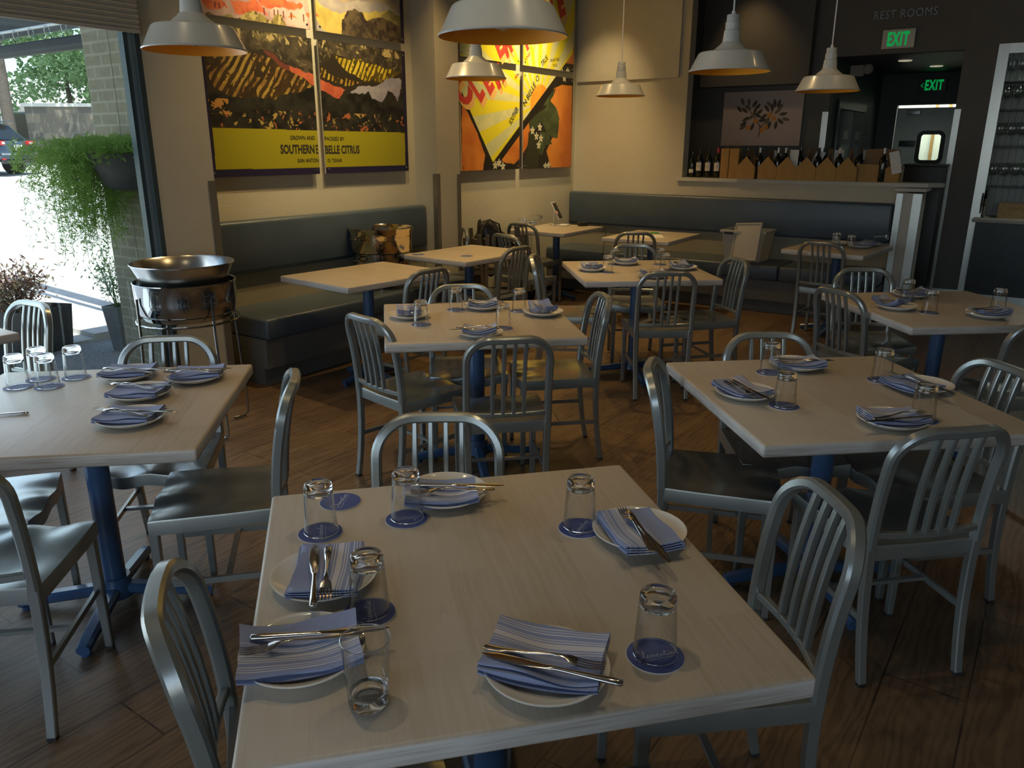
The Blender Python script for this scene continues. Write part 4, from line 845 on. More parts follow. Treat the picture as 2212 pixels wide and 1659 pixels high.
# ------------------------------------------------------------------ high chairs, bag
def high_chair(x, y, rz, lab):
    e = empty('high_chair', (x, y, 0), R(rz), lab, 'high chair', 'wooden high chairs')
    for sx in (-1, 1):
        for sy in (-1, 1): MB().sweep([(sx * 0.20, sy * 0.17, 0), (sx * 0.165, sy * 0.14, 0.80 if sy > 0 else 0.76)], rsec(0.036, 0.036, 0.15), (0, 1, 0)).build('post', M['dark_wood'], e)
    for z in (0.18, 0.40): 
        MB().box((0, 0.155, z), (0.34, 0.02, 0.04)).build('rail', M['dark_wood'], e); MB().box((0, -0.155, z), (0.34, 0.02, 0.04)).build('rail', M['dark_wood'], e)
        for sx in (-1, 1): MB().box((sx * 0.18, 0, z), (0.02, 0.30, 0.04)).build('rail', M['dark_wood'], e)
    MB().box((0, 0, 0.44), (0.33, 0.29, 0.02)).build('seat', M['dark_wood'], e)
    for z in (0.56, 0.68): 
        for sx in (-1, 1): MB().box((sx * 0.17, 0, z), (0.018, 0.27, 0.05)).build('side_slat', M['dark_wood'], e)
        MB().box((0, 0.145, z), (0.31, 0.018, 0.05)).build('back_slat', M['dark_wood'], e)
    return e
high_chair(-0.52, 7.62, 20, 'brown wooden high chair by the column behind the coaster table')
high_chair(-0.10, 7.72, 10, 'brown wooden high chair holding the black bag against the picture wall')
e = empty('black_bag', (-0.24, 7.90, 0.0), R(15), 'bulky black bag heaped on the high chair below the orange crate picture', 'bag')
def blob(cx, cy_, cz, rx, ry, rz_, seed):
    rnd = random.Random(seed); bm = bmesh.new(); bmesh.ops.create_icosphere(bm, subdivisions=4, radius=1)
    ph = [rnd.uniform(0, 6) for _ in range(6)]
    for v in bm.verts:
        p = v.co; k = 1 + 0.09 * math.sin(6 * p.x + ph[0]) * math.sin(5 * p.y + ph[1]) + 0.07 * math.sin(9 * p.z + ph[2] + 3 * p.x) + 0.04 * math.sin(15 * p.y + ph[3])
        v.co = Vector((cx + p.x * rx * k, cy_ + p.y * ry * k, cz + p.z * rz_ * k))
    bm.verts.index_update(); r = MB().add([tuple(v.co) for v in bm.verts], [tuple(v.index for v in f.verts) for f in bm.faces]); bm.free(); return r
mb = blob(0, 0, 0.60, 0.15, 0.11, 0.28, 3); mb2 = blob(0.13, -0.02, 0.74, 0.13, 0.06, 0.06, 5); mb2.xform(lambda x, y, z: (x, y, z - 0.6 * (x - 0.05)))
mb.build('bag_body', M['bag'], e); mb2.build('side_pocket', M['bag'], e)
MB().sweep([(-0.12, -0.10, 0.62), (-0.10, -0.12, 0.78), (-0.02, -0.11, 0.88), (0.08, -0.11, 0.84), (0.11, -0.12, 0.70)], rsec(0.012, 0.035), (0, 1, 0)).build('strap', M['bag'], e)
MB().tube([(-0.20, -0.1, 0.55), (-0.16, -0.14, 0.62), (-0.12, -0.16, 0.60), (-0.08, -0.15, 0.54)], 0.004, 6).build('cable', M['white_plastic'], e)

# ------------------------------------------------------------------ things on the ledge
LZ = 1.256
def bottle_mesh(cap):
    mb = MB(); mb.lathe([(0.0, 0), (0.036, 0.001), (0.038, 0.005), (0.038, 0.185), (0.034, 0.205), (0.018, 0.228), (0.0145, 0.24), (0.014, 0.305), (0.0, 0.305)], 24, mi=0)
    return mb.mesh('bottle', [M['bottle']])
BM_ = bottle_mesh(0)
def bottle(loc, lab, cap=None, label=None, lz=(0.07, 0.155), sc=1.0, txt=None):
    o = bpy.data.objects.new('wine_bottle', BM_); COL.objects.link(o); o.location = loc; o.rotation_euler = (0, 0, TH); o.scale = (sc, sc, sc); tag(o, lab, 'bottle', 'wine bottles on the ledge')
    if cap: MB().lathe([(0.0152, 0.255), (0.0155, 0.306), (0.0, 0.3065)], 20).build('capsule', cap, o)
    if label:
        vs = []; n = 10
        for k in range(n + 1):
            a = math.pi - 0.85 + 1.7 * k / n
            for z in lz: vs.append((0.0385 * math.cos(a), 0.0385 * math.sin(a), z))
        MB().add(vs, [(2 * k, 2 * k + 2, 2 * k + 3, 2 * k + 1) for k in range(n)]).build('paper_label', label, o)
        if txt:
            tv, tf = text_mesh(txt, 0.02, 0.8, align='CENTER'); MB().add([(-0.0392 + 0.3 * v[0] ** 2 * 30, -v[0], (lz[0] + lz[1]) / 2 - 0.004 + v[1]) for v in tv], tf).build('label_print', M['grey_ink'], o, smooth=False)
    return o
bottle(W(8.27, -3.42, LZ), 'short dark wine bottle with low label, at the left end of ledge', None, M['label'], (0.055, 0.10), 0.86)
bottle(W(8.27, -3.335, LZ), 'dark wine bottle with cream label, second from left end of ledge', M['black'], M['label'], txt='BALE')
bottle(W(8.27, -3.235, LZ), 'dark wine bottle with cream label, third from left end of ledge', M['black'], M['label'], txt='BALE')
bottle(W(8.27, -3.135, LZ), 'dark wine bottle with red capsule beside the paper bags', M['red_foil'], M['label'], txt='ACRE')
for k, (t, w) in enumerate(((-3.045, 0.085), (-2.945, 0.10))):
    e = empty('paper_bag', W(8.27, t, LZ), TH, 'brown paper bottle bag, %s' % ('beside the red capped bottle' if k == 0 else 'touching the first cardboard carrier'), 'bag', 'brown paper bags')
    MB().box((0, 0, 0.15), (0.10, w, 0.30), bev=0.004).build('bag_body', M['card'], e)
    for x in (-0.03, 0.03): MB().tube([(x, -0.02, 0.295), (x, -0.018, 0.35), (x, 0, 0.375), (x, 0.018, 0.35), (x, 0.02, 0.295)], 0.0018, 6).build('handle', M['card'], e)
def carrier(t, lab, turned=False):
    e = empty('wine_carrier', W(8.27, t, LZ), TH, lab, 'carrier', 'cardboard wine carriers')
    w = 0.185; d = 0.26
    if turned: w, d = d, w
    def gable(x, m):
        mb = MB(); pts = [(-w / 2, 0), (w / 2, 0), (w / 2, 0.125), (0, 0.225), (-w / 2, 0.125)] if not turned else [(-w / 2 - 0.1, 0), (w / 2 + 0.02, 0), (w / 2 + 0.02, 0.15), (w / 2 - 0.04, 0.12), (w / 2 - 0.04, 0.16), (0.0, 0.11), (0, 0.16), (-w / 2 - 0.1, 0.165)]
        n = len(pts); mb.add([(x - 0.0015, -a, b) for a, b in pts] + [(x + 0.0015, -a, b) for a, b in pts], [tuple(range(n)), tuple(range(n, 2 * n))[::-1]] + [(i, (i + 1) % n, n + (i + 1) % n, n + i) for i in range(n)]); return mb
    gable(-d / 2, 0).build('front_panel', M['card'], e, smooth=False); gable(d / 2, 0).build('rear_panel', M['card'], e, smooth=False)
    for s in (-1, 1): MB().box((0, s * w / 2, 0.06), (d, 0.003, 0.12)).build('side_panel', M['card'], e)
    hp = [(-0.10, 0.0), (0.10, 0.0), (0.10, 0.24), (0.07, 0.30), (-0.07, 0.30), (-0.10, 0.24)]
    if turned: MB().box((0.0, 0.03, 0.15), (0.004, 0.30, 0.30)).build('handle_panel', M['card_dark'], e)
    else:
        n = len(hp); MB().add([(a, -0.0015, b) for a, b in hp] + [(a, 0.0015, b) for a, b in hp], [tuple(range(n)), tuple(range(n, 2 * n))[::-1]] + [(i, (i + 1) % n, n + (i + 1) % n, n + i) for i in range(n)]).build('handle_panel', M['card_dark'], e, smooth=False)
    return e
ORD = ['first from the left', 'second from the left', 'third from the left', 'fourth from the left', 'fifth from the left', 'sixth from the left']
ct = [-2.785, -2.565, -2.375, -2.185, -1.995, -1.805]
for k, t in enumerate(ct): carrier(t, 'cardboard wine carrier with pointed front on the ledge, %s' % ORD[k])
carrier(-1.50, 'cardboard wine carrier turned sideways at the right end of row', True)
BT = [(-2.80, 8.21, None, 'label'), (-2.675, 8.22, 'foil', None), (-2.49, 8.22, 'foil', None), (-2.44, 8.30, 'foil', None), (-2.29, 8.30, None, None), (-2.10, 8.22, 'black', None), (-2.07, 8.33, 'black', None), (-1.90, 8.22, 'label', None), (-1.72, 8.22, 'black', None), (-1.73, 8.33, 'card_dark', None), (-1.50, 8.20, 'foil', None)]
for k, (t, s, cp, _) in enumerate(BT):
    near = min(range(6), key=lambda q: abs(ct[q] - t)) if t < -1.6 else 6
    bottle(W(s + 0.0, t, LZ + 0.004), 'wine bottle %s in the cardboard carrier %s' % ('at the front' if s < 8.25 else 'at the back', ORD[near] if near < 6 else 'turned sideways') + ('' if k != 3 else ', pale cap') + (', left half' if k == 0 else ''), M[cp] if cp else None)
for k, (t, s, a, l) in enumerate([(-2.62, 8.32, 0.5, 'leaning in the first wine carrier'), (-2.33, 8.21, 0.0, 'standing upright in the third wine carrier'), (-2.15, 8.25, 0.35, 'leaning in the fourth wine carrier'), (-1.93, 8.31, 0.0, 'behind bottles of the fifth wine carrier'), (-1.72, 8.36, 0.0, 'at the back of the sixth wine carrier'), (-1.365, 8.16, -0.25, 'draped over the end of the sideways wine carrier')]):
    mb = MB().box((0, 0, 0.10), (0.002, 0.085, 0.20))
    o = mb.build('order_slip', M['paper']); o.location = W(s, t, LZ + (0.09 if k < 5 else 0.085)); o.rotation_euler = (a, 0, TH); tag(o, 'white paper slip ' + l, 'paper', 'paper slips in the wine carriers')
# citrus print on the dark wall
# black cabinet in front of the hall, glass shelves
e = empty('service_cabinet', W(9.0, -1.26, 0), TH, 'black service cabinet standing just inside the dark hall passage', 'cabinet')
MB().box((0.12, 0, 0.70), (0.30, 0.36, 1.38), bev=0.005).build('cabinet_body', M['black'], e); MB().box((0.12, 0, 1.40), (0.32, 0.38, 0.02), bev=0.004).build('cabinet_top', M['black'], e)
cabn = empty('back_bar_cabinet', W(9.42, -0.77, 0), TH, 'dark back bar cabinet with pale counter at the right edge', 'cabinet')
lb('carcass', cabn, 0.02, 0.5, 0, 1.6, 0.1, 0.84, M['black_paint']); lb('countertop', cabn, -0.05, 0.55, -0.03, 1.65, 0.84, 0.875, M['white_trim'], 0.005); lb('toe_kick', cabn, 0.0, 0.5, -0.03, 1.6, 0.0, 0.1, M['metal_guard'])
for s0, s1, t0, t1, z0, z1 in ((9.57, 9.60, -0.84, -0.745, 0.1, 2.55), (9.57, 9.60, -0.745, 0.9, 2.46, 2.55)): rb('trim_shelf_frame', s0, s1, t0, t1, z0, z1, M['metal_guard'])
bm_ = brick_mat('beadboard', (0.30, 0.33, 0.31), (0.33, 0.36, 0.34), (0.08, 0.09, 0.09), 3.0, 0.06, 0.004, (0, R(90), 0), 0.2)
def bead():
    m = mat('pale_beadboard', (0.4, 0.43, 0.41), 0.5); n, b = nodes(m); w = n.nodes.new('ShaderNodeTexWave'); w.wave_type = 'BANDS'; w.bands_direction = 'Y'; w.wave_profile = 'SAW'; w.inputs['Scale'].default_value = 5.2
    n.links.new(coords(n), w.inputs['Vector']); n.links.new(ramp(n, w.outputs['Fac'], [(0.0, (0.1, 0.11, 0.105)), (0.06, (0.42, 0.45, 0.43))], 'CONSTANT'), b.inputs['Base Color']); return m
rb('wall_shelf_back', 9.98, 10.02, -0.80, 0.9, 0, 2.55, bead()); rb('wall_shelf_side', 9.75, 10.0, -0.84, -0.80, 0, 2.55, M['light_wall'])
area('shelf_light', W(9.80, 0.0, 2.44), W(9.80, 0.0, 0.8), 0.16, 1.1, 8, (0.95, 1.0, 0.9))
sh = empty('glass_shelf_unit', W(9.76, -0.80, 0), TH, 'wall shelves of glass holding wine glasses at the right edge', 'shelf')
zz = [1.17, 1.57, 1.93, 2.20]
for z in zz: lb('shelf', sh, 0.0, 0.22, 0.0, 1.6, z, z + 0.012, M['black_paint'])
wg = MB().lathe([(0.0, 0.0), (0.032, 0.001), (0.033, 0.003), (0.006, 0.008), (0.004, 0.02), (0.004, 0.075), (0.01, 0.085), (0.03, 0.10), (0.038, 0.125), (0.036, 0.16), (0.030, 0.185), (0.029, 0.185), (0.035, 0.16), (0.037, 0.125), (0.028, 0.102), (0.0, 0.088)], 24).mesh('wine_glass', M['thin_glass'], angle=60)
rowname = ['lowest', 'second', 'third', 'top']; n_g = 0
for zi, z in enumerate(zz):
    for c in range(5):
        for dpt in range(2):
            o = bpy.data.objects.new('wine_glass', wg); COL.objects.link(o); o.scale = (1.25, 1.25, 1.28 if zi < 3 else 1.2); inv = zi in (0, 1) and False
            o.location = W(9.82 + dpt * 0.105, -0.735 + c * 0.102 + dpt * 0.02, z + 0.012); tag(o, 'clear wine glass on the %s glass shelf, %s row' % (rowname[zi], 'front' if dpt == 0 else 'back'), 'glass', 'wine glasses on the %s shelf, %s row' % (rowname[zi], 'front' if dpt == 0 else 'back'))
e = empty('metal_tray', W(9.66, -0.72, 0.876), TH, 'round steel trays standing on edge beside the wooden crate', 'tray')
for k in range(3): MB().lathe([(0.0, 0), (0.13, 0.0), (0.14, 0.012), (0.143, 0.012), (0.133, -0.003), (0, -0.003)], 40).xform(lambda x, y, z: (x + 0.0, z + 0.03 - k * 0.018, y + 0.143)).build('tray_disc', M['chrome'], e)
e = empty('wooden_crate', W(9.66, -0.60, 0.876), TH, 'pine wine crate with stamped name on the back bar counter', 'crate')
for x in (-0.08, 0.12): MB().box((x, -0.22, 0.075), (0.012, 0.44, 0.15)).build('crate_panel', M['crate'], e)
for y in (-0.006, -0.434): MB().box((0.02, y, 0.075), (0.188, 0.012, 0.15)).build('crate_side', M['crate'], e)
MB().box((0.02, -0.22, 0.006), (0.19, 0.42, 0.01)).build('crate_bottom', M['crate'], e)
tv, tf = text_mesh('DUCKHORN', 0.045, 1.0); MB().add([(-0.0866, -v[0] - 0.10, 0.085 + v[1]) for v in tv], tf).build('stamped_name', M['card_dark'], e, smooth=False)
o = MB().box((0, 0, 0), (0.15, 0.2, 0.13), bev=0.015).build('napkin_stack', M['blue_cloth'], None, W(9.68, -0.44, 0.955), TH); tag(o, 'stack of blue napkins rising out of the pine crate', 'napkins', kind='stuff')

# ------------------------------------------------------------------ painted pictures, outlines measured in room coordinates (s or t, z)
P1={
'sky':[(4.361,2.84),(5.281,2.991),(5.245,2.35),(4.319,2.395)],
'hill':[(4.34,2.619),(4.427,2.575),(4.589,2.547),(4.699,2.544),(4.801,2.573),(4.933,2.611),(5.121,2.621),(5.123,2.543),(4.946,2.427),(4.71,2.378),(4.562,2.371),(4.444,2.375),(4.325,2.459)],
'pinkwall':[(3.385,2.612),(4.297,2.753),(4.263,2.388),(4.057,2.386),(3.355,2.378)],
'roof1':[(3.371,2.473),(3.509,2.491),(3.533,2.474),(3.558,2.445),(3.404,2.429)],
'roof2':[(3.582,2.501),(3.801,2.531),(3.846,2.5),(3.881,2.464),(3.619,2.435),(3.601,2.475)],
'roof3':[(3.803,2.553),(4.182,2.567),(4.202,2.55),(4.142,2.496),(3.915,2.495),(3.837,2.51)],
'roof3b':[(4.2,2.538),(4.231,2.519),(4.331,2.523),(4.379,2.489),(4.292,2.467),(4.239,2.488)],
'tower':[(4.057,2.439),(4.104,2.486),(4.153,2.445),(4.101,2.45)],
'wall2':[(3.915,2.494),(4.142,2.496),(4.202,2.55),(4.25,2.49),(4.253,2.403),(4.059,2.401),(4.052,2.443),(3.909,2.441)],
'bush':[(3.371,2.369),(3.41,2.402),(3.453,2.397),(3.495,2.384),(3.571,2.415),(3.615,2.398),(3.716,2.458),(3.791,2.449),(3.85,2.452),(3.905,2.41),(3.95,2.446),(4.011,2.445),(4.049,2.412),(4.057,2.382),(4.252,2.395),(4.257,2.332),(3.41,2.339)],
'tree':[(4.575,2.381),(4.585,2.497),(4.638,2.553),(4.727,2.585),(4.8,2.565),(4.848,2.52),(4.983,2.578),(5.089,2.548),(5.254,2.522),(5.253,2.369),(4.587,2.374)],
'greenhill':[(4.849,2.528),(5.121,2.621),(5.259,2.603),(5.254,2.513),(5.088,2.539),(4.982,2.57)],
'mid':[(3.393,2.337),(4.257,2.332),(5.251,2.332),(5.24,2.148),(4.775,2.221),(4.455,2.237),(4.331,2.152),(4.233,2.08),(4.126,2.113),(3.865,2.224),(3.684,2.185),(3.37,2.158)],
'orchL':[(3.369,2.151),(3.684,2.185),(3.78,2.179),(3.859,2.17),(4.018,2.105),(4.166,2.075),(4.263,2.032),(4.247,1.982),(4.109,1.942),(3.892,1.907),(3.566,1.907),(3.404,1.936),(3.356,2.049)],
'road':[(3.824,2.217),(3.884,2.211),(3.962,2.171),(4.126,2.113),(4.278,2.075),(4.592,1.992),(4.502,1.936),(4.395,1.956),(4.293,1.985),(4.195,2.028),(4.038,2.098),(3.917,2.144)],
'orchR':[(4.473,2.234),(4.561,2.212),(4.699,2.232),(4.904,2.196),(5.241,2.162),(5.088,2.101),(4.922,2.073),(4.763,2.072),(4.615,2.123)],
'orchR2':[(4.342,2.145),(4.433,2.118),(4.551,2.084),(4.761,2.045),(4.632,2.02),(4.463,2.045),(4.337,2.087)],
'lake':[(4.641,1.977),(4.759,2.019),(4.893,2.044),(5.06,2.099),(5.217,2.12),(5.252,2.093),(5.227,2.036),(5.177,1.93),(5.124,1.993),(5.076,2.023),(5.008,1.932),(4.885,1.936),(4.849,1.993),(4.807,1.955)],
'dark':[(3.339,1.918),(3.565,1.903),(3.892,1.903),(4.108,1.934),(4.247,1.982),(4.35,1.971),(4.501,1.932),(4.591,1.975),(4.807,1.955),(4.849,1.988),(4.885,1.936),(5.008,1.932),(5.083,2.023),(5.149,1.939),(5.254,2.0),(5.251,1.686),(3.346,1.693)],
'band':[(3.353,1.689),(5.248,1.683),(5.246,1.407),(3.349,1.417)],
}
P2={
'diamond':[(6.533,1.417),(6.048,2.059),(5.671,2.561),(6.41,3.347),(7.653,3.778),(8.047,2.606),(8.037,2.559)],
'border':[(6.551,1.346),(6.022,2.019),(6.026,2.174),(6.051,2.176),(6.533,1.476),(8.022,2.626),(8.029,2.466)],
'orangeL':[(6.045,1.941),(6.128,1.885),(6.28,1.696),(6.403,1.488),(6.365,1.34),(6.029,1.348)],
'orangeM':[(6.648,1.454),(6.725,1.518),(6.964,1.695),(7.169,1.82),(7.203,1.731),(7.152,1.584),(7.048,1.472),(6.905,1.395),(6.745,1.408)],
'orangeR':[(7.665,2.178),(7.826,2.221),(8.041,2.222),(8.06,1.326),(7.624,1.341),(7.526,1.526),(7.637,1.656),(7.752,1.704),(7.768,1.882),(7.536,1.978)],
'leaf1':[(7.578,2.048),(7.718,1.973),(7.781,1.87),(7.753,1.657),(7.613,1.668),(7.52,1.725),(7.429,1.815),(7.448,1.929)],
'leaf2':[(7.169,1.82),(7.36,1.915),(7.513,1.977),(7.515,1.897),(7.406,1.815),(7.299,1.744),(7.192,1.731)],
'leaf3':[(7.387,1.723),(7.543,1.713),(7.639,1.597),(7.502,1.585),(7.437,1.48),(7.348,1.492)],
'leaf4':[(7.446,1.986),(7.555,2.093),(7.71,2.192),(7.645,2.097),(7.557,2.013)],
'stem':[(7.171,1.72),(7.343,1.722),(7.373,1.352),(7.05,1.353),(7.153,1.528)],
'sun':[(7.36,1.926),(7.189,1.887),(7.191,2.031),(7.269,2.145),(7.398,2.18),(7.53,2.176),(7.542,2.126)],
}
BR=[(-3.371,2.08),(-3.404,1.998),(-3.337,1.982),(-3.297,2.071),(-3.224,2.054),(-3.189,2.016),(-3.3,2.011),(-3.216,1.972),(-3.16,1.963),(-3.258,1.905),(-3.32,1.884),(-3.34,1.831),(-3.344,1.793),(-3.232,1.8),(-3.18,1.923),(-3.05,2.042),(-2.989,2.055),(-2.942,2.047),(-2.922,2.006),(-3.077,1.999),(-3.015,2.005),(-2.949,1.966),(-2.884,1.936),(-3.107,1.91),(-3.056,1.865),(-2.957,1.812),(-2.907,1.855),(-2.848,1.877),(-3.035,1.813),(-3.119,1.87)]
FR=[(-3.197,1.86),(-3.279,1.785),(-3.116,1.754),(-3.072,1.791),(-3.038,1.924),(-2.987,1.886)]
ST=[(-3.145,1.686),(-3.141,1.806),(-3.236,1.928),(-3.335,2.042),(-3.127,1.791),(-3.017,1.953),(-2.988,2.041)]
def lin(c): return np.array([((x + 0.055) / 1.055) ** 2.4 if x > 0.04045 else x / 12.92 for x in c])
def inpoly(X, Z, P):
    r = np.zeros(X.shape, bool); n = len(P)
    for i in range(n):
        x1, y1 = P[i]; x2, y2 = P[(i + 1) % n]
        if y1 == y2: continue
        c = ((y1 > Z) != (y2 > Z)) & (X < (x2 - x1) * (Z - y1) / (y2 - y1) + x1); r ^= c
    return r
_rs = np.random.RandomState(5); _tab = _rs.rand(256, 256)
def vn(X, Z, f, ox=0.0):
    x = X * f + ox + 100; z = Z * f + ox * 1.7 + 100; i = np.floor(x).astype(int); j = np.floor(z).astype(int); u = x - i; v = z - j; u = u * u * (3 - 2 * u); v = v * v * (3 - 2 * v)
    g = lambda a, b: _tab[a % 256, b % 256]
    return (g(i, j) * (1 - u) + g(i + 1, j) * u) * (1 - v) + (g(i, j + 1) * (1 - u) + g(i + 1, j + 1) * u) * v
def fbm(X, Z, f): return 0.5 * vn(X, Z, f) + 0.3 * vn(X, Z, f * 2.1, 7) + 0.2 * vn(X, Z, f * 4.3, 13)
def put(C, mask, c, amt=None, X=None, Z=None, f=14, c2=None):
    a = lin(c)[None]; 
    if c2 is not None: k = (fbm(X, Z, f)[..., None] - 0.35) / 0.3; k = np.clip(k, 0, 1); col = a * (1 - k) + lin(c2)[None] * k; col = np.broadcast_to(col, C.shape)[mask]
    else: col = np.broadcast_to(a, C.shape)[mask]
    C[mask] = col
def paint1(S, Z):
    wx = S + 0.022 * (vn(S, Z, 26) - 0.5) + 0.03 * (vn(S, Z, 9, 3) - 0.5); wz = Z + 0.022 * (vn(S, Z, 26, 31) - 0.5) + 0.03 * (vn(S, Z, 9, 17) - 0.5)
    dx = S + 0.05 * (vn(S, Z, 19, 61) - 0.5); dz = Z + 0.05 * (vn(S, Z, 19, 67) - 0.5)
    C = np.zeros(S.shape + (3,)); C[:] = lin((0.62, 0.57, 0.55)); C[Z < 2.36] = lin((0.19, 0.16, 0.12)); P = lambda k: inpoly(wx, wz, P1[k])
    a = dict(X=S, Z=Z)
    put(C, Z > 2.75, (0.70, 0.62, 0.50), f=5, c2=(0.58, 0.54, 0.58), **a); put(C, P('sky'), (0.60, 0.56, 0.56), f=7, c2=(0.68, 0.64, 0.60), **a)
    put(C, inpoly(wx, wz, [(4.33, 2.75), (4.6, 2.62), (5.0, 2.68), (5.3, 2.6), (5.3, 2.95), (4.33, 3.1)]), (0.66, 0.58, 0.45), f=6, c2=(0.55, 0.50, 0.52), **a)
    put(C, P('hill'), (0.80, 0.70, 0.38), f=10, c2=(0.70, 0.62, 0.32), **a); put(C, P('greenhill'), (0.45, 0.43, 0.25), f=12, c2=(0.58, 0.52, 0.33), **a)
    put(C, P('pinkwall'), (0.80, 0.66, 0.62), f=9, c2=(0.72, 0.58, 0.56), **a)
    for k in ('roof1', 'roof2', 'roof3', 'roof3b'): put(C, P(k), (0.78, 0.32, 0.20), f=16, c2=(0.88, 0.45, 0.28), **a)
    put(C, P('wall2'), (0.86, 0.74, 0.70), f=9, c2=(0.80, 0.66, 0.64), **a); put(C, P('tower'), (0.90, 0.52, 0.28))
    for x in (3.47, 3.50, 3.86, 3.95, 3.98, 4.03, 4.21, 4.10): put(C, (abs(S - x) < 0.006) & (Z > 2.44) & (Z < 2.475 if x < 3.8 else Z < 2.49), (0.45, 0.2, 0.2))
    b = P('bush'); put(C, b, (0.62, 0.55, 0.30), f=20, c2=(0.40, 0.34, 0.22), **a); put(C, b & (fbm(dx, dz, 22) > 0.60), (0.78, 0.70, 0.45))
    put(C, P('tree'), (0.22, 0.18, 0.16), f=22, c2=(0.38, 0.32, 0.24), **a)
    put(C, P('mid'), (0.20, 0.18, 0.14), f=20, c2=(0.32, 0.28, 0.22), **a)
    put(C, P('mid') & (fbm(dx, dz, 26) > 0.66), (0.44, 0.39, 0.27))
    put(C, P('mid') & (Z > 2.27) & (fbm(dx * 1.6 + 3, dz, 20) > 0.66), (0.70, 0.62, 0.42))
    def rows(reg, base, c1, c2, ang, fr, th, ox):
        put(C, reg, base, f=18, c2=tuple(x * 0.75 for x in base), **a)
        u = S * math.cos(ang) + Z * math.sin(ang) + 0.02 * vn(S, Z, 12, ox); v = -S * math.sin(ang) + Z * math.cos(ang)
        st = np.sin(u * fr * 2 * math.pi) > th; st &= fbm(u * 1.5 + 0.04 * vn(S, Z, 30), v * 0.8, 20) > 0.44
        put(C, reg & st, c1, f=15, c2=c2, **a)
    rows(P('orchL'), (0.26, 0.19, 0.10), (0.64, 0.53, 0.24), (0.52, 0.38, 0.19), R(-38), 21, 0.1, 2)
    rows(P('orchR'), (0.34, 0.29, 0.10), (0.80, 0.70, 0.22), (0.68, 0.58, 0.16), R(-30), 24, -0.25, 5)
    rows(P('orchR2'), (0.22, 0.18, 0.09), (0.74, 0.64, 0.24), (0.62, 0.46, 0.18), R(-25), 24, 0.1, 8)
    put(C, P('road'), (0.76, 0.40, 0.28), f=12, c2=(0.68, 0.32, 0.22), **a); put(C, P('road') & (S < 4.05), (0.42, 0.22, 0.18))
    put(C, P('dark'), (0.09, 0.085, 0.07), f=14, c2=(0.18, 0.17, 0.14), **a); put(C, P('lake'), (0.60, 0.58, 0.62), f=9, c2=(0.52, 0.50, 0.56), **a)
    d = P('dark') & (Z < 1.82); put(C, d & (fbm(dx + 9, dz, 26) > 0.70), (0.66, 0.56, 0.30)); put(C, d & (fbm(dx + 23, dz, 26) > 0.72), (0.62, 0.36, 0.22))
    put(C, P('dark') & (S < 3.5) & (fbm(dx, dz, 24) > 0.55) & (abs(Z - 1.83) < 0.05), (0.70, 0.50, 0.26))
    put(C, inpoly(S, Z, P1['band']) & (Z < 1.690 + 0 * S), (0.60, 0.57, 0.11)); put(C, (Z < 1.412) | (S < 3.345) | (S > 5.247) | (Z > 3.36), (0.14, 0.12, 0.24))
    return C
def paint2(S, Z):
    wx = S + 0.006 * (vn(S, Z, 20) - 0.5); wz = Z + 0.006 * (vn(S, Z, 20, 31) - 0.5); a = dict(X=S, Z=Z)
    C = np.zeros(S.shape + (3,)); C[:] = lin((0.10, 0.08, 0.06)); P = lambda k: inpoly(wx, wz, P2[k])
    for k in ('orangeL', 'orangeM', 'orangeR'): put(C, P(k), (0.74, 0.40, 0.13), f=3, c2=(0.84, 0.52, 0.20), **a)
    put(C, (S < 6.2) & (Z > 2.2), (0.74, 0.40, 0.13)); put(C, (S > 7.9) & (Z > 2.45), (0.70, 0.38, 0.14), f=3, c2=(0.8, 0.48, 0.2), **a)
    put(C, P('stem'), (0.16, 0.17, 0.10)); 
    for k in ('leaf1', 'leaf2', 'leaf3', 'leaf4'): put(C, P(k), (0.19, 0.24, 0.14), f=8, c2=(0.28, 0.33, 0.20), **a)
    dm = inpoly(S, Z, [(6.533, 1.417), (6.048, 2.059), (5.9, 2.2), (5.9, 3.5), (7.66, 3.8), (8.3, 3.0), (8.047, 2.606), (8.037, 2.559)])
    sh = inpoly(S - 0.03, Z + 0.07, [(6.533, 1.417), (6.048, 2.059), (5.9, 2.2), (5.9, 3.5), (8.4, 3.5), (8.047, 2.606), (8.037, 2.559)]) & ~dm; put(C, sh & (S < 7.6), (0.07, 0.055, 0.04))
    ang = np.arctan2(Z - 2.004, S - 7.337); ry = np.sin(ang * 22) > 0; put(C, dm & ry, (0.86, 0.80, 0.16)); put(C, dm & ~ry, (0.76, 0.76, 0.55), f=8, c2=(0.82, 0.80, 0.58), **a)
    sun = ((S - 7.40) ** 2 + ((Z - 2.0) * 1.0) ** 2 < 0.2 ** 2) & dm; put(C, sun, (0.90, 0.52, 0.14), f=3, c2=(0.94, 0.64, 0.22), **a)
    for x, z in [(7.386, 1.768), (7.322, 1.676), (7.41, 1.654), (7.368, 1.585), (7.245, 1.732), (6.571, 1.39), (6.638, 1.41), (6.706, 1.376), (7.508, 1.361), (7.576, 1.372), (7.87, 2.293), (7.938, 2.367), (7.821, 2.347), (6.16, 2.42)]:
        an = np.arctan2(Z - z, S - x); rr = np.hypot(S - x, Z - z); put(C, rr < 0.032 * (1 + 0.35 * np.sin(5 * an)), (0.80, 0.78, 0.68)); put(C, rr < 0.008, (0.7, 0.6, 0.2))
    return C
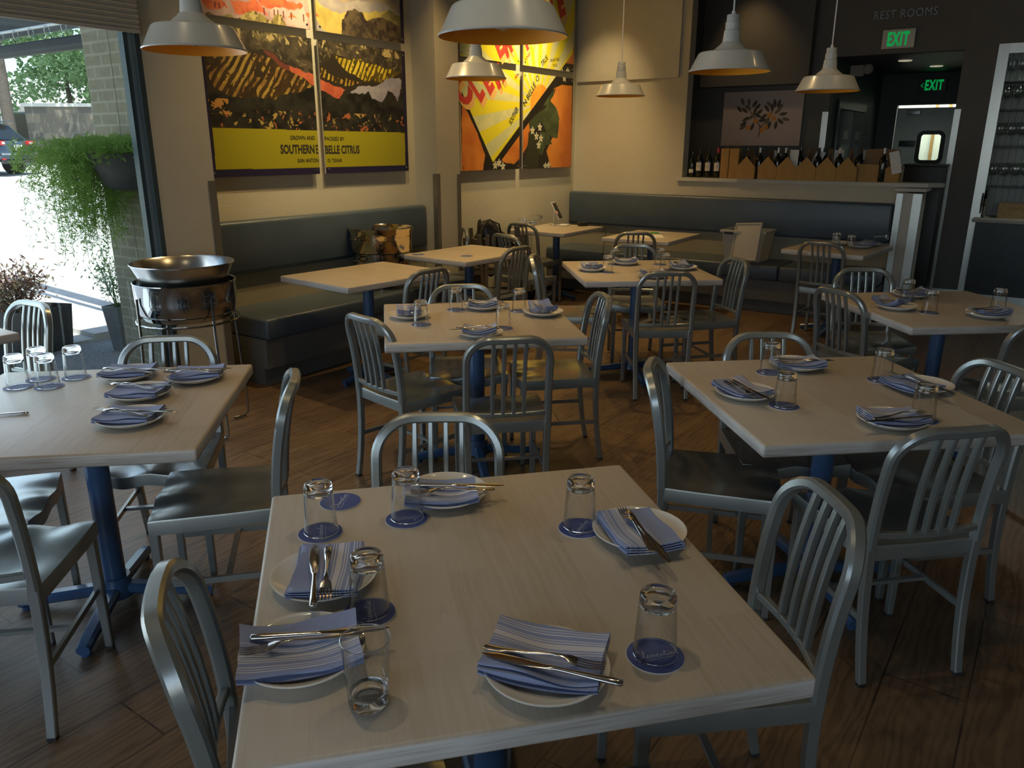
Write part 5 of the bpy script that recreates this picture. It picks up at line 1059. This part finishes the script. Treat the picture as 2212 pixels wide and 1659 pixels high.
def paint3(T, Z):
    C = np.zeros(T.shape + (3,)); C[:] = lin((0.78, 0.69, 0.645)); rnd = random.Random(4)
    def seg(p, q, w, c):
        dx, dz = q[0] - p[0], q[1] - p[1]; L2 = dx * dx + dz * dz; u = np.clip(((T - p[0]) * dx + (Z - p[1]) * dz) / L2, 0, 1); put(C, np.hypot(T - p[0] - u * dx, Z - p[1] - u * dz) < w, c)
    for a, b in ((0, 1), (1, 2), (2, 3), (1, 4), (4, 5), (5, 6)): seg(ST[a], ST[b], 0.006, (0.42, 0.28, 0.16))
    for k, (x, z) in enumerate(BR):
        cx, cz = (-3.24, 1.93) if x < -3.12 else (-3.0, 1.94); a = math.atan2(z - cz, x - cx) + rnd.uniform(-0.5, 0.5)
        u = (T - x) * math.cos(a) + (Z - z) * math.sin(a); v = -(T - x) * math.sin(a) + (Z - z) * math.cos(a)
        put(C, (u / 0.048) ** 2 + (v / 0.019) ** 2 / np.clip(1 - (u / 0.055) ** 2, 0.1, 1) < 1, (0.30, 0.26, 0.18) if k % 3 else (0.46, 0.40, 0.26))
    for k, (x, z) in enumerate(FR): put(C, (T - x) ** 2 + ((Z - z) * (0.9 if k % 2 else 1)) ** 2 < 0.027 ** 2, (0.86, 0.56, 0.14))
    return C
def colmat(name, rough=0.45):
    m = mat(name, (0.5, 0.5, 0.5), rough); n, b = nodes(m); a = n.nodes.new('ShaderNodeVertexColor'); a.layer_name = 'paint'; n.links.new(a.outputs[0], b.inputs['Base Color']); return m
M['art'] = colmat('printed_picture')
def board(name, s0, s1, z0, z1, fn, nx, ny, thick, parent_obj, flip, loc):
    """a thin printed board: grid front face with a colour per vertex; local x = s - s0 (or t - s0), local z = height above z0."""
    xs = np.linspace(s0, s1, nx + 1); zs = np.linspace(z0, z1, ny + 1); S, Z = np.meshgrid(xs, zs); C = fn(S, Z)
    n = (nx + 1) * (ny + 1); w, h = s1 - s0, z1 - z0
    co = np.zeros((n, 3)); 
    if flip == 's': co[:, 0] = (S - s0).ravel(); co[:, 1] = 0
    else: co[:, 1] = -(S - s0).ravel(); co[:, 0] = 0
    co[:, 2] = (Z - z0).ravel()
    if flip == 's': back = [(0, thick, 0), (w, thick, 0), (w, thick, h), (0, thick, h)]
    else: back = [(thick, 0, 0), (thick, -w, 0), (thick, -w, h), (thick, 0, h)]
    j, i = np.meshgrid(np.arange(ny), np.arange(nx), indexing='ij'); a = (j * (nx + 1) + i).ravel(); q = np.stack([a, a + 1, a + nx + 2, a + nx + 1], 1)
    vs = co.tolist() + back; fs = q.tolist(); c0, c1, c2, c3 = 0, nx, n - 1, n - 1 - nx; b0 = n
    fs += [[c0, b0, b0 + 1, c1], [c1, b0 + 1, b0 + 2, c2], [c2, b0 + 2, b0 + 3, c3], [c3, b0 + 3, b0, c0], [b0, b0 + 3, b0 + 2, b0 + 1]]
    me = bpy.data.meshes.new(name); me.from_pydata(vs, [], fs); me.materials.append(M['art']); me.materials.append(M['label']); me.update()
    at = me.color_attributes.new('paint', 'FLOAT_COLOR', 'POINT'); full = np.ones((len(vs), 4)); full[:n, :3] = C.reshape(-1, 3); at.data.foreach_set('color', full.ravel())
    mi = np.zeros(len(fs), int); mi[len(fs) - 5:] = 1; me.polygons.foreach_set('material_index', mi.tolist())
    o = bpy.data.objects.new(name, me); COL.objects.link(o); o.location = loc; o.rotation_euler = (0, 0, TH); return o
TP = -4.815
def picture(s0, s1, z0, z1, fn, n, label, group):
    o = board('picture_panel', s0, s1, z0, z1, fn, n, n, 0.016, None, 's', W(s0, TP, z0)); tag(o, label, 'picture', group)
    for x in (0.03, s1 - s0 - 0.03):
        for z in (0.03, z1 - z0 - 0.03):
            MB().lathe([(0.0, -0.004), (0.008, -0.003), (0.009, 0.0), (0.009, 0.045)], 12).xform(lambda a, b, c: (a + x, c, b + z)).build('standoff', M['steel'], o)
    return o
g1 = 'four panels of the hillside orchard picture'; g2 = 'four panels of the orange crate label picture'
pa = picture(3.30, 4.268, 1.365, 2.335, paint1, 250, 'lower left panel of the hillside orchard picture with olive lettering band', g1)
pb = picture(4.332, 5.285, 1.365, 2.335, paint1, 250, 'lower right panel of the hillside orchard picture with grey lake', g1)
pc = picture(3.30, 4.268, 2.395, 3.38, paint1, 180, 'upper left panel of the hillside orchard picture with red roofs', g1)
pd = picture(4.332, 5.285, 2.395, 3.38, paint1, 180, 'upper right panel of the hillside orchard picture with yellow hill', g1)
qa = picture(6.03, 7.0, 1.345, 2.30, paint2, 200, 'lower left panel of the orange crate label picture, with big C', g2)
qb = picture(7.065, 8.06, 1.345, 2.30, paint2, 200, 'lower right panel of the orange crate label picture, with dark leaves', g2)
qc = picture(6.03, 7.0, 2.365, 3.36, paint2, 150, 'upper left panel of the orange crate label picture', g2)
qd = picture(7.065, 8.06, 2.365, 3.36, paint2, 150, 'upper right panel of the orange crate label picture', g2)
def lettering(par, s_par, z_par, body, s, z, width, height, mtl, bold=0.0, rot=0.0, shear=0.0, lift=0.0015, align=None):
    vs, fs = text_mesh(body, 0.1, 1, shear, bold); xs = [v[0] for v in vs]; ys = [v[1] for v in vs]; kx = width / (max(xs) - min(xs)); ky = height / (max(ys) - min(ys)); c, sn = math.cos(rot), math.sin(rot)
    out = []
    for x, y, _ in vs:
        X = (x - min(xs)) * kx; Y = (y - min(ys)) * ky; out.append((s - s_par + X * c - Y * sn, -lift, z - z_par + X * sn + Y * c))
    MB().add(out, fs).build('lettering', mtl, par, smooth=False)
lettering(pa, 3.30, 1.365, 'GROWN AND', 4.003, 1.617, 0.235, 0.029, M['ink'], 0.0012)
lettering(pb, 4.332, 1.365, 'PACKED BY', 4.338, 1.614, 0.205, 0.028, M['ink'], 0.0012)
lettering(pa, 3.30, 1.365, 'SOUTHERN', 3.905, 1.517, 0.322, 0.066, M['ink'], 0.003); lettering(pa, 3.30, 1.365, 'E', 4.243, 1.517, 0.022, 0.064, M['ink'], 0.002)
lettering(pb, 4.332, 1.365, 'BELLE CITRUS', 4.336, 1.514, 0.366, 0.064, M['ink'], 0.003)
lettering(pa, 3.30, 1.365, 'SAN ANTON', 4.057, 1.453, 0.205, 0.028, M['ink'], 0.0012); lettering(pb, 4.332, 1.365, 'O, TEXAS', 4.352, 1.448, 0.150, 0.029, M['ink'], 0.0012)
red = noisy('red_print', (0.50, 0.035, 0.02), (0.55, 0.05, 0.03), 5, 0.5); oshadow = noisy('orange_print', (0.75, 0.40, 0.12), (0.78, 0.48, 0.16), 5, 0.5)
LT = [('C', 6.14, 1.90, 0.20, 0.30, 58), ('L', 6.345, 1.965, 0.12, 0.27, 52), ('E', 6.495, 2.04, 0.13, 0.26, 48), ('M', 6.68, 2.13, 0.20, 0.27, 44), ('E', 6.70, 2.385, 0.12, 0.26, 42), ('M', 6.73, 2.41, 0.16, 0.28, 40),
      ('N', 7.13, 2.50, 0.18, 0.28, 36), ('T', 7.33, 2.62, 0.15, 0.28, 33), ('I', 7.49, 2.72, 0.05, 0.28, 32), ('N', 7.56, 2.76, 0.17, 0.28, 30), ('E', 7.76, 2.88, 0.15, 0.28, 28)]
for ch, s, z, w, h, a in [LT[0], LT[1], LT[2], ('M', 6.64, 2.10, 0.17, 0.20, 44), ('E', 6.66, 2.385, 0.13, 0.24, 40), ('M', 6.78, 2.40, 0.15, 0.24, 40)] + LT[6:]:
    par, sp, zp = (qa, 6.03, 1.345) if z < 2.3 and s < 7.0 else (qc, 6.03, 2.365) if s < 7.0 else (qd, 7.065, 2.365)
    lettering(par, sp, zp, ch, s + 0.035, z - 0.045, w, h, oshadow, 0.006, R(a), 0.1, 0.0008); lettering(par, sp, zp, ch, s, z, w, h, red, 0.006, R(a), 0.1)
lettering(qa, 6.03, 1.345, 'SOUTHER', 6.85, 1.775, 0.205, 0.058, M['ink'], 0.0012, R(50))
lettering(qb, 7.065, 1.345, 'N BELLE', 7.10, 1.965, 0.30, 0.058, M['ink'], 0.0012, R(47)); lettering(qb, 7.065, 1.345, 'CI', 7.325, 2.215, 0.055, 0.058, M['ink'], 0.0012, R(43)); lettering(qd, 7.065, 2.365, 'TRUS', 7.42, 2.372, 0.14, 0.058, M['ink'], 0.0012, R(38))
lettering(qd, 7.065, 2.365, 'AND', 7.10, 2.40, 0.12, 0.03, red, 0, R(42)); lettering(qa, 6.03, 1.345, 'BR', 6.93, 2.22, 0.06, 0.03, red, 0, R(46))
lettering(qd, 7.065, 2.365, 'SAN ANTONIO', 7.57, 2.435, 0.19, 0.032, M['ink'], 0, R(8)); lettering(qd, 7.065, 2.365, 'TEXAS', 7.62, 2.39, 0.09, 0.03, M['ink'], 0, R(6))
o = board('picture_panel', -3.60, -2.668, 1.585, 2.19, paint3, 220, 150, 0.02, None, 't', W(9.55, -3.60, 1.585)); tag(o, 'pale pink print of an orange branch on the dark wall behind the ledge', 'picture')
for v in o.data.vertices[-4:]: pass

# ------------------------------------------------------------------ outside
def gz(t): return 0.0 if t > -6.5 else (-6.5 - t) * 0.035
rb('sidewalk_paving', -8, 9, -6.52, -4.48, -0.12, 0.0, M['sidewalk'])
rb('kerb_stone', -8, 3.2, -7.2, -6.52, -0.12, 0.02, M['curb']); rb('kerb_stone_ramp', 3.2, 14, -7.2, -6.52, -0.12, 0.06, M['curb'])
g = MB().add([(-40, 7.15, gz(-7.15) - 0.01), (60, 7.15, gz(-7.15) - 0.01), (90, 90, gz(-90)), (-60, 90, gz(-90))], [(0, 1, 2, 3)]).build('street_ground', M['asphalt'], None, (0, 0, 0), TH, smooth=False); struct(g)
rb('pillar_brick_outside', 2.88, 2.928, -5.12, -4.485, -0.1, 3.2, M['brick'])
rb('pillar_brick_outside_end', 2.88, 3.4, -5.43, -5.11, -0.1, 3.2, M['brick'])
cn = empty('sidewalk_awning', W(3.25, -5.4, 0), TH, 'dark awning valance hung by rings from a rail outside the window', 'awning')
MB().box((0, 1.6, 2.30), (0.05, 3.2, 0.10), bev=0.02).build('valance', M['canvas'], cn); MB().box((0.06, 1.6, 2.66), (0.02, 3.4, 0.50)).build('drop', M['canvas'], cn); MB().box((0.0, 1.6, 2.93), (0.14, 3.4, 0.04)).build('canopy_top', M['canvas'], cn)
MB().tube([(-0.05, -0.2, 2.43), (-0.05, 3.2, 2.43)], 0.012, 8).build('rail', M['silver'], cn)
for k in range(9): MB().tube([(-0.05 + 0.02 * math.cos(q), 0.1 + k * 0.25 + 0.01, 2.40 + 0.04 * math.sin(q)) for q in np.linspace(0, 2 * math.pi, 11)[:-1]], 0.003, 5, closed=True).build('ring', M['silver'], cn)
rb('wall_awning_fascia', 0.2, 3.4, -5.6, -5.5, 2.55, 2.9, M['canvas'])

def leaves(mb, pts, size, rnd, n=1, flat=0.4):
    for (x, y, z) in pts:
        for _ in range(n):
            a = rnd.uniform(0, 6.28); b = rnd.uniform(-1.1, 1.1); s = size * rnd.uniform(0.6, 1.3); d = Vector((math.cos(a) * math.cos(b), math.sin(a) * math.cos(b), math.sin(b))); u = d.cross(Vector((rnd.uniform(-1, 1), rnd.uniform(-1, 1), rnd.uniform(-1, 1)))).normalized() * flat
            p = Vector((x, y, z)); q = p + d * s
            mb.add([p, p + d * s * 0.5 + u * s * 0.5, q, p + d * s * 0.5 - u * s * 0.5], [(0, 1, 2, 3)])
# hanging planter with trailing fern on the brick pier
hp = empty('hanging_planter', W(2.70, -4.745, 1.31), TH, 'dark wall planter with trailing asparagus fern on the painted brick pier', 'planter')
MB().lathe([(0.0, 0.0), (0.10, 0.005), (0.135, 0.03), (0.165, 0.11), (0.205, 0.215), (0.21, 0.22), (0.195, 0.22), (0.19, 0.2), (0.0, 0.19)], 40, sy=1.6).build('bowl', M['dark_pot'], hp)
rnd = random.Random(11); mb = MB()
for k in range(760):
    th = rnd.gauss(1.55, 0.42) if k % 5 else rnd.uniform(0, 6.28); r0 = rnd.uniform(0.03, 0.2); side = max(0.0, math.cos(th - 1.9)); out = rnd.uniform(0.10, 0.52) * (0.4 + 0.6 * side); drop = rnd.uniform(0.0, 1.0) ** 1.4 * 0.74 * side ** 2 + rnd.uniform(0, 0.08)
    c, s = math.cos(th), math.sin(th); p0 = Vector((r0 * c, 1.2 * r0 * s, 0.2)); pts = []
    n = 18; wob = rnd.uniform(-0.06, 0.06)
    for i in range(n + 1):
        u = i / n; pts.append(p0 + Vector((c * out * min(1, u * 2.0) + wob * u, s * out * min(1, u * 2.0) + wob * 0.5 * u, 0.13 * rnd.uniform(0.4, 1) * math.sin(min(1, u * 2.6) * 2.0) * (1 - 0.3 * u) - drop * max(0, u - 0.2) * 1.2 + 0.01 * math.sin(9 * u + k))))
    mb.sweep(pts[::3], [(-.001, 0), (0, .001), (.001, 0)], cap=False)
    leaves(mb, pts[2:], 0.036, rnd, 3, 0.17)
mb.build('fern_fronds', M['fern'], hp, smooth=False)
# tapered pot with airy shrub; square planter with nandina
def shrub(mb, cx, cy_, z0, r, h, n, size, rnd, stems=14, tilt=0.0):
    for k in range(stems):
        a = rnd.uniform(0, 6.28); rr = rnd.uniform(0.2, 1) * r; top = Vector((cx + rr * math.cos(a) + tilt, cy_ + rr * math.sin(a), z0 + h * rnd.uniform(0.55, 1))); base = Vector((cx + 0.15 * rr * math.cos(a), cy_ + 0.15 * rr * math.sin(a), z0))
        pts = [base.lerp(top, u) + Vector((rnd.uniform(-.01, .01), rnd.uniform(-.01, .01), 0)) for u in np.linspace(0, 1, 7)]; mb.sweep(pts, [(-.003, 0), (0, .003), (.003, 0)], cap=False)
        for q in range(n): u = rnd.uniform(0.3, 1.0); p = base.lerp(top, u) + Vector((rnd.gauss(0, 1), rnd.gauss(0, 1), rnd.gauss(0, 0.7))) * r * 0.16; leaves(mb, [p], size, rnd, 1, 0.3)
tp = empty('tapered_pot', (-3.13, 6.08, 0), 0, 'tall tapered grey pot with airy green shrub beside the brick pier', 'plant')
MB().lathe([(0.0, 0.0), (0.075, 0.0), (0.115, 0.34), (0.12, 0.36), (0.108, 0.36), (0.105, 0.33), (0.0, 0.33)], 4).xform(lambda x, y, z: (x * 0.9 - y * 0.4, x * 0.4 + y * 0.9, z)).build('pot', M['pot'], tp, smooth=False)
mb = MB(); shrub(mb, 0, 0, 0.34, 0.22, 0.46, 40, 0.035, random.Random(3), 16, -0.03); mb.build('foliage', M['leaf'], tp, smooth=False)
np_ = empty('square_planter', (-3.90, 6.06, 0), R(-12), 'dark square planter of reddish nandina on the sidewalk', 'plant')
taper(0.60, 0.42, 0, 0.35, 0.9, 0.27).build('pot', M['dark_pot'], np_, smooth=False)
mb = MB(); shrub(mb, -0.06, 0.0, 0.28, 0.36, 0.42, 60, 0.05, random.Random(8), 26); mb.build('foliage', M['leaf_red'], np_, smooth=False)
sb = empty('sandwich_board', (-3.62, 4.98, 0), R(-30), 'dark folding sidewalk sign at the left edge outside the window', 'sign')
for s in (-1, 1): MB().box((0, 0, 0.42), (0.42, 0.02, 0.84), bev=0.004).xform(lambda x, y, z: (x, y + s * (0.22 - 0.24 * z), z)).build('board', M['black_paint'], sb)
MB().box((0.08, -0.065, 0.62), (0.06, 0.003, 0.09)).build('sticker', M['paper'], sb)
# stone wall, pole, cars, trees, buildings
def span(name, a, b, z0, z1, th, m, st=True):
    d = math.hypot(b[0] - a[0], b[1] - a[1]); o = MB().box((d / 2, th / 2, (z1 - z0) / 2), (d, th, z1 - z0)).build(name, m, None, (a[0], a[1], z0), math.atan2(b[1] - a[1], b[0] - a[0]))
    if st: struct(o)
    return o
span('wall_stone_outside', (-18.2, 30.7), (-9.0, 30.9), 0.3, 2.92, 0.4, M['stone']); span('trim_stone_coping', (-18.3, 30.65), (-9.0, 30.85), 2.92, 3.04, 0.5, M['curb'])
e = empty('utility_pole', (-16.95, 27.6, 0.7), 0, 'dark wooden utility pole with pale conduit across the street', 'pole')
MB().lathe([(0.19, 0), (0.16, 9)], 14).build('pole', M['bark'], e); MB().tube([(-0.25, -0.15, 0), (-0.24, -0.15, 8.5)], 0.07, 10).build('conduit', M['silver'], e)
def car(loc, rz, lab):
    e = empty('parked_car', loc, rz, lab, 'car')
    # x forward, rear at x=0
    prof = [(0.05, 0.42), (0.0, 0.50), (0.02, 0.72), (0.10, 0.98), (0.18, 1.02), (0.62, 1.50), (0.85, 1.58), (2.3, 1.56), (3.1, 1.10), (4.1, 0.95), (4.35, 0.7), (4.35, 0.42)]
    mb = MB(); n = len(prof); rows = []
    for y, k in ((-0.88, 0.0), (-0.80, 0.05), (-0.55, 0.0), (0, -0.0), (0.55, 0.0), (0.80, 0.05), (0.88, 0.0)):
        w = abs(y) / 0.88
        rows.append([(x + (0.05 * w ** 3 if x < 1 else -0.1 * w ** 3), y * (1 if z < 1.0 else 1 - 0.20 * (z - 1.0) / 0.58), z * (1 - 0.02 * w * w)) for x, z in prof])
    vs = [p for r_ in rows for p in r_]; fs = [(r_ * n + i, (r_ + 1) * n + i, (r_ + 1) * n + i + 1, r_ * n + i + 1) for r_ in range(len(rows) - 1) for i in range(n - 1)]
    fs += [tuple(range(n)), tuple((len(rows) - 1) * n + i for i in range(n))[::-1], tuple(r_ * n for r_ in range(len(rows)))[::-1] + tuple(r_ * n + n - 1 for r_ in range(len(rows)))]
    mb.add(vs, fs).build('body', M['car_paint'], e, angle=30)
    def quad(name, m, pts): MB().add(pts, [(0, 1, 2, 3)] if len(pts) == 4 else [tuple(range(len(pts)))]).build(name, m, e, smooth=False)
    quad('rear_window', M['car_glass'], [(0.19, 0.66, 1.05), (0.19, -0.66, 1.05), (0.575, -0.56, 1.46), (0.575, 0.56, 1.46)])
    quad('side_window', M['car_glass'], [(0.75, -0.885, 1.08), (2.9, -0.885, 1.08), (2.35, -0.80, 1.48), (0.95, -0.80, 1.48)]); quad('side_window', M['car_glass'], [(0.75, 0.885, 1.08), (0.95, 0.80, 1.48), (2.35, 0.80, 1.48), (2.9, 0.885, 1.08)])
    for s in (-1, 1):
        MB().box((0.07, s * 0.70, 0.95), (0.12, 0.30, 0.13), bev=0.02).build('tail_light', M['tail_red'], e); MB().box((0.04, s * 0.64, 0.95), (0.10, 0.12, 0.06), bev=0.01).build('reverse_lamp', M['white_plastic'], e)
        MB().box((0.0, s * 0.72, 0.50), (0.04, 0.14, 0.05), bev=0.01).build('reflector', M['tail_red'], e)
        for x in (0.75, 3.45):
            w_ = MB().lathe([(0.0, 0), (0.22, 0.0), (0.33, 0.01), (0.345, 0.04), (0.345, 0.18), (0.33, 0.2), (0, 0.2)], 24).xform(lambda a, b, c: (a + x, s * (0.90 - c), b + 0.345)).build('wheel', M['car_trim'], e)
            MB().lathe([(0.0, 0), (0.21, 0.0), (0.2, -0.02), (0, -0.02)], 16).xform(lambda a, b, c: (a + x, s * (0.905 - c), b + 0.345)).build('hub', M['silver'], w_)
    MB().box((0.0, 0, 0.42), (0.10, 1.66, 0.10), bev=0.02).build('bumper', M['car_trim'], e); MB().box((-0.01, 0, 0.64), (0.06, 1.6, 0.05), bev=0.015).build('bumper_step', M['silver'], e)
    MB().box((0.0, 0, 0.82), (0.03, 0.34, 0.16), bev=0.005).build('licence_plate', M['paper'], e); MB().lathe([(0.0, 0), (0.05, 0.0), (0.05, 0.01)], 16).xform(lambda a, b, c: (0.07 - c, a * 1.4, b + 1.0)).build('emblem', M['silver'], e)
    MB().box((0.55, 0, 1.56), (0.24, 1.2, 0.03), bev=0.01).build('spoiler', M['car_paint'], e)
    return e
car((-14.75, 24.25, 0.66), R(178), 'blue grey hatchback parked across the street, rear end showing')
car((-21.8, 34.5, 1.0), R(160), 'distant dark car parked far beyond the utility pole')
def tree(loc, h, r, m, lab, seed, n=2600, size=0.30, cz=None, tx=0.0):
    e = empty('street_tree', loc, 0, lab, 'tree', 'trees across the street'); rnd = random.Random(seed); mb = MB(); cl = []
    MB().tube([(tx, 0, 0), (tx + 0.1, 0.05, h * 0.3), (tx * 0.6 - 0.1, 0.1, h * 0.65), (0.05, 0, h * 0.85)], 0.10, 8, scale=[1.2, 1, 0.7, 0.4]).build('trunk', M['bark'], e)
    for k in range(18): a = rnd.uniform(0, 6.28); q = rnd.uniform(0, 1) ** 0.5; cl.append((r * q * math.cos(a), r * q * math.sin(a), (cz or h * 0.62) + rnd.uniform(-0.38, 0.38) * h, rnd.uniform(0.28, 0.45) * r))
    pts = []
    for k in range(n): x, y, z, s = cl[rnd.randrange(18)]; v = Vector((rnd.gauss(0, 1), rnd.gauss(0, 1), rnd.gauss(0, 1))).normalized() * s * rnd.uniform(0.6, 1.05); pts.append((x + v.x, y + v.y, z + v.z * 0.8))
    leaves(mb, pts, size, rnd, 1, 0.45); mb.build('crown', m, e, smooth=False); return e
tree((-18.6, 34.5, 1.0), 7.5, 2.6, M['tree'], 'bright green tree beyond the stone wall, left one', 1, 4200, 0.28)
tree((-16.6, 35.5, 1.0), 5.4, 2.3, M['tree'], 'bright green bushy tree beyond the stone wall, centre one', 2, 4200, 0.26)
tree((-20.8, 33.8, 1.0), 7.0, 2.2, M['tree'], 'bright green tree behind the utility pole', 6, 3000, 0.28)
tree((-15.6, 29.2, 0.9), 8.6, 3.4, M['tree_dark'], 'dark green oak overhanging the street at the top of the window', 3, 4200, 0.26, 8.2, 9.0)
tree((-19.6, 29.0, 0.9), 8.6, 3.2, M['tree_dark'], 'dark green oak at the left behind the awning', 12, 3600, 0.26, 8.2, -6.0)
tree((-14.9, 33.2, 1.0), 4.6, 1.0, M['tree_yellow'], 'small yellow leaved tree beside the brick pier', 4, 1500, 0.20)
tree((-13.2, 33.8, 1.0), 6.5, 2.0, M['tree'], 'green tree partly behind the brick pier', 5, 2600, 0.26)
b = empty('shop_building', (-33.0, 52.0, 0.8), R(-5), 'pale grey shop building far across the street', 'building')
MB().box((7, 4, 2.2), (16, 8, 4.6)).build('wall', M['stucco'], b); MB().box((7, -0.4, 3.3), (16.4, 1.0, 0.5)).build('cornice', M['curb'], b)
for x in (2.0, 4.6, 7.2, 9.4, 11.8): f = MB().box((x, -0.02, 1.6), (1.3, 0.1, 2.2)).build('window', M['frame_metal'], b); MB().box((x, -0.08, 1.6), (1.1, 0.04, 2.0)).build('pane', M['car_glass'], f)
MB().box((9.6, -0.95, 3.4), (2.4, 0.06, 0.5)).build('sign_board', M['black_paint'], b)
